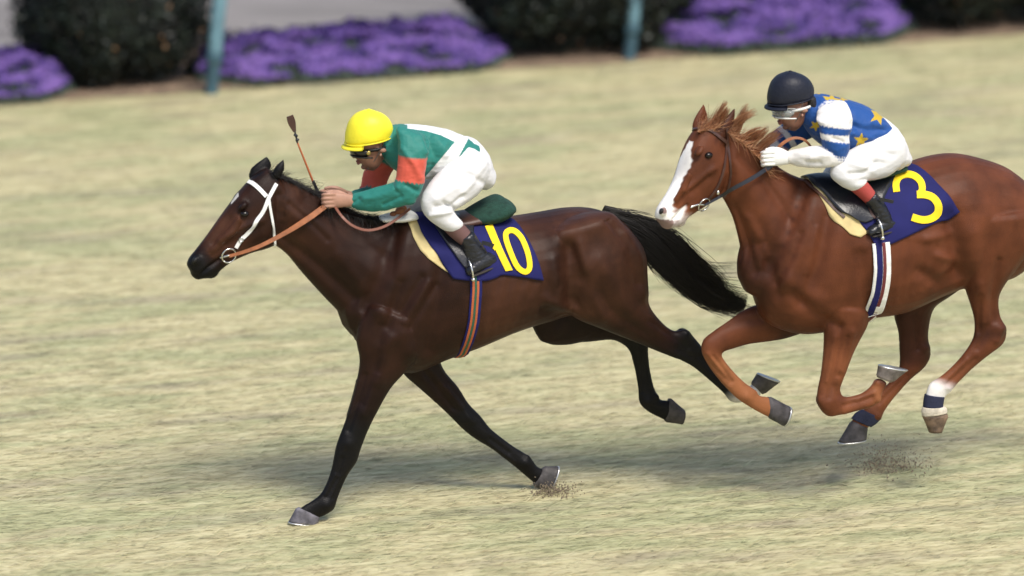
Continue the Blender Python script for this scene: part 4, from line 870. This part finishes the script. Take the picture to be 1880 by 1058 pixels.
        S7 = Soup(fr); S7.tube(ring_pts, [.0035]*40, n=8, cap=False, sub=1); S7.raw('cap_band', M_cap, hel)
        S8 = Soup(fr); 
        for q in (-1,): S8.tube([fr.P(700+dx, 262+dy, q*.083), fr.P(694+dx, 285+dy, q*.074), fr.P(676+dx, 309+dy, q*.03), fr.P(672+dx, 313+dy, 0), fr.P(676+dx, 309+dy, .03), fr.P(694+dx, 285+dy, .074), fr.P(700+dx, 262+dy, .083)], [.0022]*7, n=6)
        S8.raw('chin_strap', mat('helmet_strap', (.12, .10, .09) if not clear else (.05, .04, .04), .6), hel)
    return finish
def hand(S, fr, wx, wy, l, side, col, grow=0., tilt=0):
    """fist round a rein: wrist at (wx,wy), knuckles forward (left), thumb on top; side=-1 for the near hand"""
    def p(x, y, q): return fr.P(wx+x, wy+y+tilt*x, l+q*side)
    S.loft([(wx+4, wy-11+tilt*4, wx+4, wy+10+tilt*4, .021+grow, l, col), (wx-12, wy-14-tilt*12, wx-11, wy+12-tilt*12, .019+grow, l+side*.004, col), (wx-30, wy-15-tilt*30, wx-28, wy+14-tilt*30, .019+grow, l+side*.006, col), (wx-38, wy-13-tilt*38, wx-36, wy+13-tilt*38, .016+grow, l+side*.008, col)], n=16, cap=.3)
    for k, (y, ln, r_) in enumerate(((-11.5, 1., .0088), (-4, 1.12, .0092), (3.5, 1.05, .0088), (10.5, .85, .0076))):
        S.tube([p(-30, y, .016), p(-38, y, .020), p(-44-3*ln, y+.8, .014), p(-47-4*ln, y+2, -.004), p(-43-2*ln, y+3, -.022), p(-35, y+3, -.026)], [r_*1.02+grow, r_*1.12+grow, r_+grow, r_*.97+grow, r_*.9+grow, r_*.75+grow], col, n=10)
    S.tube([p(-6, -9, -.012), p(-20, -15.5, -.022), p(-33, -17, -.018), p(-43, -15, -.008)], [.012+grow, .0115+grow, .0098+grow, .008+grow], col, n=10)

def rider(fr, spec):
    g = spec; root = empty('person', fr.P(*g['base'], 0), g['label'], 'person', 'jockeys riding the two horses')
    J = Soup(fr); B = Soup(fr); Bo = Soup(fr)
    # one continuous body underneath: head, neck, trunk, arms, hands, legs
    for part in ('torso', 'hips', 'uparm_n', 'forearm_n', 'uparm_f', 'forearm_f', 'leg_n', 'leg_f', 'shin_n', 'shin_f', 'foot_n', 'foot_f'): Bo.loft([x[:6] for x in g[part]], n=14, grow=-.024, col=SK if 'shin' not in part else g['sock'], cap=.3)
    hd = head(root, Bo, fr, g['dx'], g['dy'], g['capcol'], g['cap'], g['clear'])
    hand(Bo, fr, *g['hand_n'], -1, SKL, g.get('hgrow', 0)*-1, g.get('tilt', 0)); hand(Bo, fr, *g['hand_f'], 1, SKL, g.get('hgrow', 0)*-1, g.get('tilt', 0))
    Bo.build('body', M_skin, root, .0045, 2, k=3); hd()
    # jacket with sleeves
    for part in ('torso',): J.loft(g[part], n=26, pw=2.1, cap=.35, col=g['jcol'], sub=5)
    for part in ('uparm_n', 'uparm_f', 'forearm_n', 'forearm_f'): J.loft(g[part], n=20, cap=.35, col=g['jcol'], sub=8)
    J.loft(g['collar'], n=20, cap=.3, col=g['jcolar'])
    folds = relief(fr, g['folds'], .02, .05)
    J.build('racing_jacket', M_silk, root, .0038, 4, k=2, disp=wrinkle(14, .0030, (1, 1, 1.4), g['seed'], (folds,)), paint=g['paint'])
    for part in ('hips', 'leg_n', 'leg_f'): B.loft(g[part], n=24, cap=.35)
    B.build('breeches', M_brch, root, .0055, 5, disp=wrinkle(9, .0026, (1, 1, 1.3), g['seed']+3, (relief(fr, g['bfolds'], .02, .05),)))
    for s_ in ('n', 'f'):
        X = Soup(fr); X.loft(g['shin_'+s_], n=18, flat=True); X.raw('sock', g['sockm'], root)
        X = Soup(fr); X.loft(g['boot_'+s_], n=20, cap=.15); X.loft(g['foot_'+s_], n=18, cap=.4); bo = X.build('boot', M_leak, root, .0045, 4, disp=wrinkle(35, .0025, (1, 1, 2.5), 5))
        f_ = g['foot_'+s_]; X = Soup(fr); X.loft([(b[0]*.12+b[2]*.88, b[1]*.12+b[3]*.88, b[2]+.3, b[3]+1.6, b[4]+.003, b[5]) for b in f_], n=16, cap=.2, pw=3); X.raw('sole', mat('boot_sole', (.02, .015, .012), .7), bo)
    if g.get('glove'):
        for k_, sd_ in (('hand_n', -1), ('hand_f', 1)):
            X = Soup(fr); hand(X, fr, *g[k_], sd_, WHT, .002, g.get('tilt', 0)); X.build('glove', mat('white_glove', (.74, .74, .72), .7, bump=.001, bscale=90), root, .003, 2)
    # stirrups belong to the saddle
    return root
def stirrup(parent, fr, x, y, lat, topx, topy, m=None):
    c = fr.P(x, y, lat); X = Soup(fr); pts = []
    for a in np.linspace(-125, 125, 22): pts.append(c+Vector((0, 0, .062*math.cos(R(a))+.03))+fr.N*(.055*math.sin(R(a)))+fr.D*(.01*math.cos(R(a))))
    X.tube(pts, [.0055]*len(pts), n=8, sub=1); b0, b1 = pts[0], pts[-1]; X.tube([b0, b1], [.012, .012], n=10); ir = X.raw('stirrup', M_steel, parent)
    strap('stirrup_leather', [c+Vector((0, 0, .092)), c.lerp(fr.P(topx, topy, lat*.8), .5)-fr.N*.0, fr.P(topx, topy, lat*.8)], -fr.N*(1 if lat < 0 else -1), .022, M_leab, parent, .003)

GRN = (.016, .175, .145); GRND = (.010, .10, .085); RED = (.60, .095, .06); OWH = (.72, .74, .74)
def paintJ1(V, Nn, T):
    for i, v in enumerate(V):
        l = F1.loc(v)[1]; x, y = project(v); m = reflect_px(F1, v)
        a = abs(l)
        if x > 742 and y < 345 and a < .165 or x > 790:
            x, y = m
            if 748 < x and y < float(np.interp(x, [748, 784, 811, 837, 900], [236, 241, 249, 262, 300])): T[i] = OWH
            if x > 837-(y-259)*.85: T[i] = OWH
            if x > 861-(y-253)*.53: T[i] = GRN
def mirrored(st, lat=None): return [(*s[:5], -s[5], *s[6:]) for s in st]
r1 = dict(base=(850, 400), label='jockey in teal jacket with red armbands and yellow helmet, crouched on the dark bay horse', dx=0, dy=0, clear=False, capcol=(.8, .7, .03), cap=mat('yellow_cap_cloth', (.88, .78, .035), .5, bump=.0015, bscale=60, var=.06, vscale=12, spec=.4),
    torso=[(716, 234, 702, 290, .085, 0), (738, 230, 728, 314, .165, 0), (775, 231, 768, 328, .17, 0), (812, 237, 802, 320, .155, 0), (842, 246, 830, 308, .15, 0), (866, 256, 850, 300, .15, 0)],
    hips=[(846, 252, 828, 312, .15, 0), (870, 254, 845, 335, .165, 0), (891, 275, 860, 350, .165, 0), (900, 302, 876, 345, .14, 0)],
    uparm_n=[(728, 238, 790, 262, .062, -.145, GRN, 1), (732, 262, 788, 276, .064, -.18, GRN, 1), (732, 287, 783, 290, .062, -.195, RED, 1), (728, 326, 779, 331, .058, -.2, RED, 1), (727, 329, 778, 335, .058, -.2, GRN), (724, 345, 772, 352, .054, -.2, GRN), (732, 364, 764, 366, .045, -.2, GRN)],
    forearm_n=[(764, 338, 756, 368, .045, -.2, GRN), (740, 332, 738, 378, .054, -.19, GRN), (714, 338, 714, 385, .050, -.165, GRN), (690, 345, 694, 388, .045, -.135, GRN), (668, 351, 672, 388, .040, -.105, GRN), (653, 355, 656, 385, .036, -.085, GRN), (647, 359, 650, 382, .030, -.08, GRN)],
    uparm_f=[(700, 262, 742, 290, .06, .15, GRN, 1), (682, 290, 722, 310, .056, .17, RED, 1), (668, 318, 712, 328, .054, .18, RED, 1), (663, 342, 706, 346, .050, .17, RED, 1), (660, 346, 704, 350, .05, .17, GRN), (664, 362, 696, 366, .04, .16, GRN)],
    forearm_f=[(700, 340, 698, 366, .042, .17, GRN), (678, 342, 680, 372, .042, .14, GRN), (656, 348, 658, 376, .036, .09, GRN), (646, 352, 648, 374, .03, .07, GRN)],
    collar=[(706, 258, 706, 288, .062, 0), (714, 242, 716, 296, .08, 0), (726, 236, 724, 304, .11, 0)], jcol=GRN, jcolar=(.012, .09, .085),
    leg_n=[(850, 272, 897, 325, .085, -.11), (826, 298, 880, 352, .088, -.14), (802, 322, 858, 370, .084, -.17), (784, 345, 840, 382, .076, -.195), (774, 366, 834, 386, .07, -.205), (776, 388, 832, 386, .066, -.21), (788, 404, 836, 392, .058, -.215), (802, 415, 841, 399, .053, -.22), (817, 424, 847, 405, .049, -.22)],
    leg_f=[(850, 272, 890, 325, .085, .11), (815, 300, 852, 345, .085, .14), (778, 326, 818, 370, .08, .17), (752, 350, 796, 384, .074, .19), (738, 372, 786, 390, .068, .20), (740, 392, 784, 392, .062, .21), (756, 408, 792, 396, .055, .22), (775, 420, 802, 402, .048, .22)],
    shin_n=[(812, 420, 842, 401, .044, -.22), (828, 436, 857, 418, .042, -.22), (846, 450, 872, 434, .040, -.225)], shin_f=[(770, 416, 798, 398, .044, .22), (786, 432, 815, 414, .042, .22), (804, 446, 830, 430, .040, .225)],
    boot_n=[(842, 442, 869, 425, .047, -.225), (849, 458, 880, 442, .048, -.225), (853, 476, 892, 458, .046, -.23), (858, 492, 900, 474, .040, -.235)], boot_f=[(800, 438, 827, 421, .047, .225), (807, 454, 838, 438, .048, .225), (811, 472, 850, 454, .046, .23), (816, 488, 858, 470, .040, .235)],
    foot_n=[(903, 466, 908, 488, .030, -.235), (890, 462, 895, 494, .036, -.24), (872, 474, 877, 501, .040, -.245), (858, 486, 863, 506, .036, -.25)], foot_f=[(861, 462, 866, 484, .030, .235), (848, 458, 853, 490, .036, .24), (830, 470, 835, 497, .040, .245), (816, 482, 821, 502, .036, .25)],
    sock=(.10, .045, .04), sockm=mat('brown_sock', (.13, .065, .06), .7, bump=.001, bscale=150), hand_n=(643, 369, -.078), hand_f=(640, 362, .055), tilt=0.02, seed=2, paint=paintJ1,
    folds=[([(735, 268), (760, 300), (770, 325)], 4, .006, 'n'), ([(785, 255), (800, 290), (790, 320)], 5, -.010, 'n'), ([(800, 250), (818, 285)], 5, .008, 'b'), ([(745, 340), (765, 350)], 3, -.008, 'n'), ([(730, 345), (700, 360), (670, 365)], 4, .006, 'n'), ([(735, 362), (705, 376)], 3, -.006, 'n'), ([(770, 250), (782, 280)], 4, .006, 'n'), ([(650, 372), (658, 366)], 3, -.006, 'n'), ([(820, 262), (800, 300)], 4, .006, 'b'), ([(832, 250), (845, 268)], 3, .006, 'b')],
    bfolds=[([(800, 380), (830, 378), (850, 360)], 3.5, -.008, 'n'), ([(790, 395), (825, 390)], 3, .006, 'n'), ([(860, 320), (885, 335)], 4, -.006, 'n'), ([(835, 345), (800, 365)], 6, .006, 'n'), ([(850, 300), (830, 320)], 4, -.006, 'b'), ([(850, 355), (870, 330), (890, 300)], 4, .005, 'n'), ([(815, 372), (838, 386)], 3, -.008, 'n')])
R1 = rider(F1, r1)
stirrup(flap1, F1, 862, 508, -.255, 845, 420); stirrup(flap1, F1, 820, 504, .26, 845, 415)
X = strap('boot_strap', [F1.P(884, 446, -.275), F1.P(895, 448, -.285), F1.P(906, 452, -.29)], -F1.N, .022, M_leak, R1, .004)
# whip in the far hand
wr = empty('riding_whip', F1.P(590, 356, .06), 'thin orange whip with dark flap, held upright by the jockey in the yellow helmet', 'whip')
S = Soup(F1); S.tube([F1.P(546, 262, .05), F1.P(560, 297, .052), F1.P(576, 337, .055)], [.0045, .005, .006], n=8); S.raw('shaft', mat('orange_cane', (.42, .11, .035), .5), wr)
S = Soup(F1); S.tube([F1.P(575, 333, .055), F1.P(583, 352, .06), F1.P(592, 372, .06)], [.008, .009, .009], n=8); S.raw('handle', M_leak, wr)
strap('flap', [F1.P(532, 213, .05), F1.P(536, 226, .05), F1.P(541, 242, .05)], -F1.N, .03, M_leab, wr, .003, widths=[.036, .040, .016])
S = Soup(F1); S.tube([F1.P(541, 240, .05), F1.P(546, 263, .05)], [.005, .005], n=8); S.blob(543, 249, .05, .014, .007, .008, -20); S.blob(546, 257, .05, .012, .007, .008, 20); S.build('binding', M_leak, wr, .003, 1)

BLU = (.008, .065, .26); STY = (.50, .34, .02)
def instar(x, y, cx, cy, r, rot):
    a = math.degrees(math.atan2(x-cx, -(y-cy)))-rot; a = abs((a+36) % 72-36); d = math.hypot(x-cx, y-cy)
    ax, ay = r, 0.; bx, by = r*.42*math.cos(R(36)), r*.42*math.sin(R(36)); ux, uy = math.cos(R(a)), math.sin(R(a))
    den = ux*(by-ay)-uy*(bx-ax); rr = (ax*(by-ay)-ay*(bx-ax))/den
    return d < rr
STARS = [(1526, 185, 18, 10), (1549, 181, 9, 40), (1613, 213, 18, 20), (1581, 258, 15, 5), (1497, 231, 12, 30), (1468, 236, 9, 0), (1560, 225, 0, 0)]
def paintJ2(V, Nn, T):
    for i, v in enumerate(V):
        if abs(T[i][2]-.361) > .0005: continue
        T[i] = BLU; x, y = reflect_px(F2, v)
        for cx, cy, r_, ro_ in STARS:
            if r_ and abs(x-cx) < r_ and abs(y-cy) < r_ and instar(x, y, cx, cy, r_, ro_): T[i] = STY; break
BLU2 = (.012, .095, .361)
r2 = dict(base=(1600, 330), label='jockey in blue star-patterned jacket and black helmet, crouched on the chestnut horse', dx=774, dy=-73, clear=True, capcol=(.02, .02, .03), cap=mat('black_cap_cloth', (.011, .013, .024), .5, bump=.002, bscale=60, spec=.3),
    torso=[(1492, 178, 1478, 232, .085, 0), (1512, 174, 1502, 262, .165, 0), (1548, 181, 1542, 280, .17, 0), (1585, 193, 1578, 278, .16, 0), (1612, 209, 1606, 272, .15, 0), (1628, 228, 1620, 262, .145, 0)],
    hips=[(1608, 210, 1590, 285, .15, 0), (1632, 222, 1612, 312, .165, 0), (1650, 244, 1630, 316, .165, 0), (1659, 270, 1642, 304, .14, 0)],
    uparm_n=[(1501, 212, 1556, 192, .062, -.145, WHT, 1), (1500, 222, 1564, 214, .066, -.18, WHT, 1), (1505, 230, 1564, 236, .064, -.19, BLU, 1), (1507, 245, 1558, 247, .061, -.195, WHT, 1), (1508, 256, 1559, 262, .060, -.2, BLU, 1), (1512, 270, 1557, 276, .056, -.2, BLU), (1522, 284, 1552, 288, .048, -.2, BLU)],
    forearm_n=[(1543, 276, 1538, 304, .046, -.2, WHT), (1516, 269, 1512, 308, .052, -.19, WHT), (1490, 269, 1488, 308, .047, -.16, WHT), (1466, 273, 1466, 305, .041, -.125, WHT), (1452, 277, 1453, 302, .035, -.10, WHT), (1446, 280, 1448, 300, .030, -.095, WHT)],
    uparm_f=[(1462, 208, 1492, 250, .06, .14, BLU, 1), (1444, 222, 1470, 262, .055, .16, BLU, 1), (1434, 232, 1460, 268, .053, .16, WHT, 1), (1426, 238, 1450, 272, .052, .16, BLU, 1), (1414, 250, 1442, 280, .05, .15, WHT, 1), (1406, 262, 1432, 286, .046, .14, WHT)],
    forearm_f=[(1410, 256, 1440, 276, .046, .15, WHT), (1403, 268, 1432, 290, .042, .12, WHT), (1408, 280, 1426, 296, .034, .08, WHT)],
    collar=[(1480, 190, 1478, 226, .062, 0), (1490, 180, 1488, 240, .08, 0), (1502, 178, 1496, 248, .11, 0)], jcol=BLU2, jcolar=BLU2,
    leg_n=[(1628, 236, 1657, 302, .085, -.11), (1602, 255, 1630, 322, .088, -.14), (1574, 270, 1602, 330, .084, -.17), (1550, 284, 1586, 332, .076, -.195), (1532, 300, 1582, 330, .07, -.205), (1526, 322, 1581, 327, .066, -.21), (1538, 337, 1582, 327, .058, -.215), (1550, 345, 1583, 327, .053, -.22), (1562, 350, 1586, 326, .049, -.22)],
    leg_f=[(1628, 240, 1650, 300, .085, .11), (1590, 262, 1615, 320, .085, .14), (1558, 278, 1590, 326, .08, .17), (1530, 296, 1566, 332, .074, .19), (1514, 316, 1560, 334, .068, .20), (1512, 332, 1556, 334, .062, .21), (1525, 348, 1560, 336, .055, .22), (1545, 358, 1570, 340, .048, .22)],
    shin_n=[(1557, 346, 1584, 325, .046, -.22), (1574, 360, 1597, 340, .044, -.22), (1592, 376, 1610, 358, .042, -.225)], shin_f=[(1540, 354, 1566, 336, .044, .22), (1556, 370, 1582, 352, .042, .22), (1574, 384, 1598, 368, .040, .225)],
    boot_n=[(1587, 370, 1607, 352, .048, -.225), (1598, 386, 1620, 368, .048, -.225), (1605, 400, 1631, 386, .046, -.23), (1608, 416, 1638, 402, .040, -.235)], boot_f=[(1570, 376, 1594, 360, .047, .225), (1577, 392, 1605, 376, .048, .225), (1581, 408, 1615, 394, .046, .23), (1586, 420, 1620, 408, .040, .235)],
    foot_n=[(1638, 401, 1643, 420, .030, -.235), (1624, 398, 1628, 426, .036, -.24), (1608, 408, 1611, 430, .040, -.245), (1595, 417, 1598, 433, .036, -.25)], foot_f=[(1628, 404, 1632, 422, .030, .235), (1612, 402, 1616, 428, .036, .24), (1594, 410, 1598, 432, .040, .245), (1580, 420, 1584, 436, .036, .25)],
    sock=(.35, .05, .04), sockm=mat('red_sock', (.36, .05, .042), .7, bump=.001, bscale=150), hand_n=(1450, 291, -.092), hand_f=(1436, 288, .045), tilt=0., hgrow=0., seed=8, paint=paintJ2, glove=True,
    folds=[([(1570, 232), (1595, 240), (1620, 238)], 4, -.007, 'b'), ([(1560, 215), (1580, 250)], 5, -.008, 'b'), ([(1570, 245), (1600, 255)], 4, .006, 'b'), ([(1530, 255), (1550, 262)], 3, -.006, 'n'), ([(1520, 285), (1490, 290)], 4, .005, 'n'), ([(1505, 300), (1480, 298)], 3, -.005, 'n'), ([(1600, 225), (1625, 232)], 3, .006, 'b')],
    bfolds=[([(1560, 320), (1585, 318), (1610, 300)], 3.5, -.007, 'n'), ([(1575, 290), (1620, 300)], 4, -.005, 'n'), ([(1560, 300), (1600, 312)], 4, .006, 'n'), ([(1600, 275), (1640, 285)], 4, -.005, 'n')])
R2 = rider(F2, r2)
stirrup(f2, F2, 1612, 432, -.26, 1590, 350); stirrup(f2, F2, 1598, 436, .26, 1590, 350)
strap('boot_strap', [F2.P(1614, 366, -.28), F2.P(1626, 368, -.285), F2.P(1640, 371, -.29)], -F2.N, .018, M_leak, R2, .004)

# clods of turf thrown up by the hooves
def clods(px, py, n, label, seed, spread=.10, h=.14):
    g = np.random.default_rng(seed); c = np.array(ground(px, py)); S = Soup(F1)
    for i in range(n):
        e = abs(g.normal()); p = Vector((c[0]+g.normal(0, spread), c[1]+g.normal(0, spread*.8), abs(g.normal(0, h*.45))+.004)); r = g.uniform(.0012, .0046)*(1.2 if p.z < .03 else .8)
        a = Vector(g.normal(size=3)).normalized(); b = a.orthogonal().normalized(); d_ = a.cross(b); S.ell(p, a*r*1.5, b*r*.8, d_*r, (.1, .08, .05), 5, 4)
    o = S.raw('turf_clods', mat('kicked_earth', (.20, .16, .11), .95), None, False); tag(o, label, 'clods', kind='stuff')
clods(1632, 862, 700, 'small brown clods of earth thrown up below the chestnut horse', 4); clods(1016, 908, 420, 'small brown clods of earth thrown up by the bay horse', 5, .06, .06)
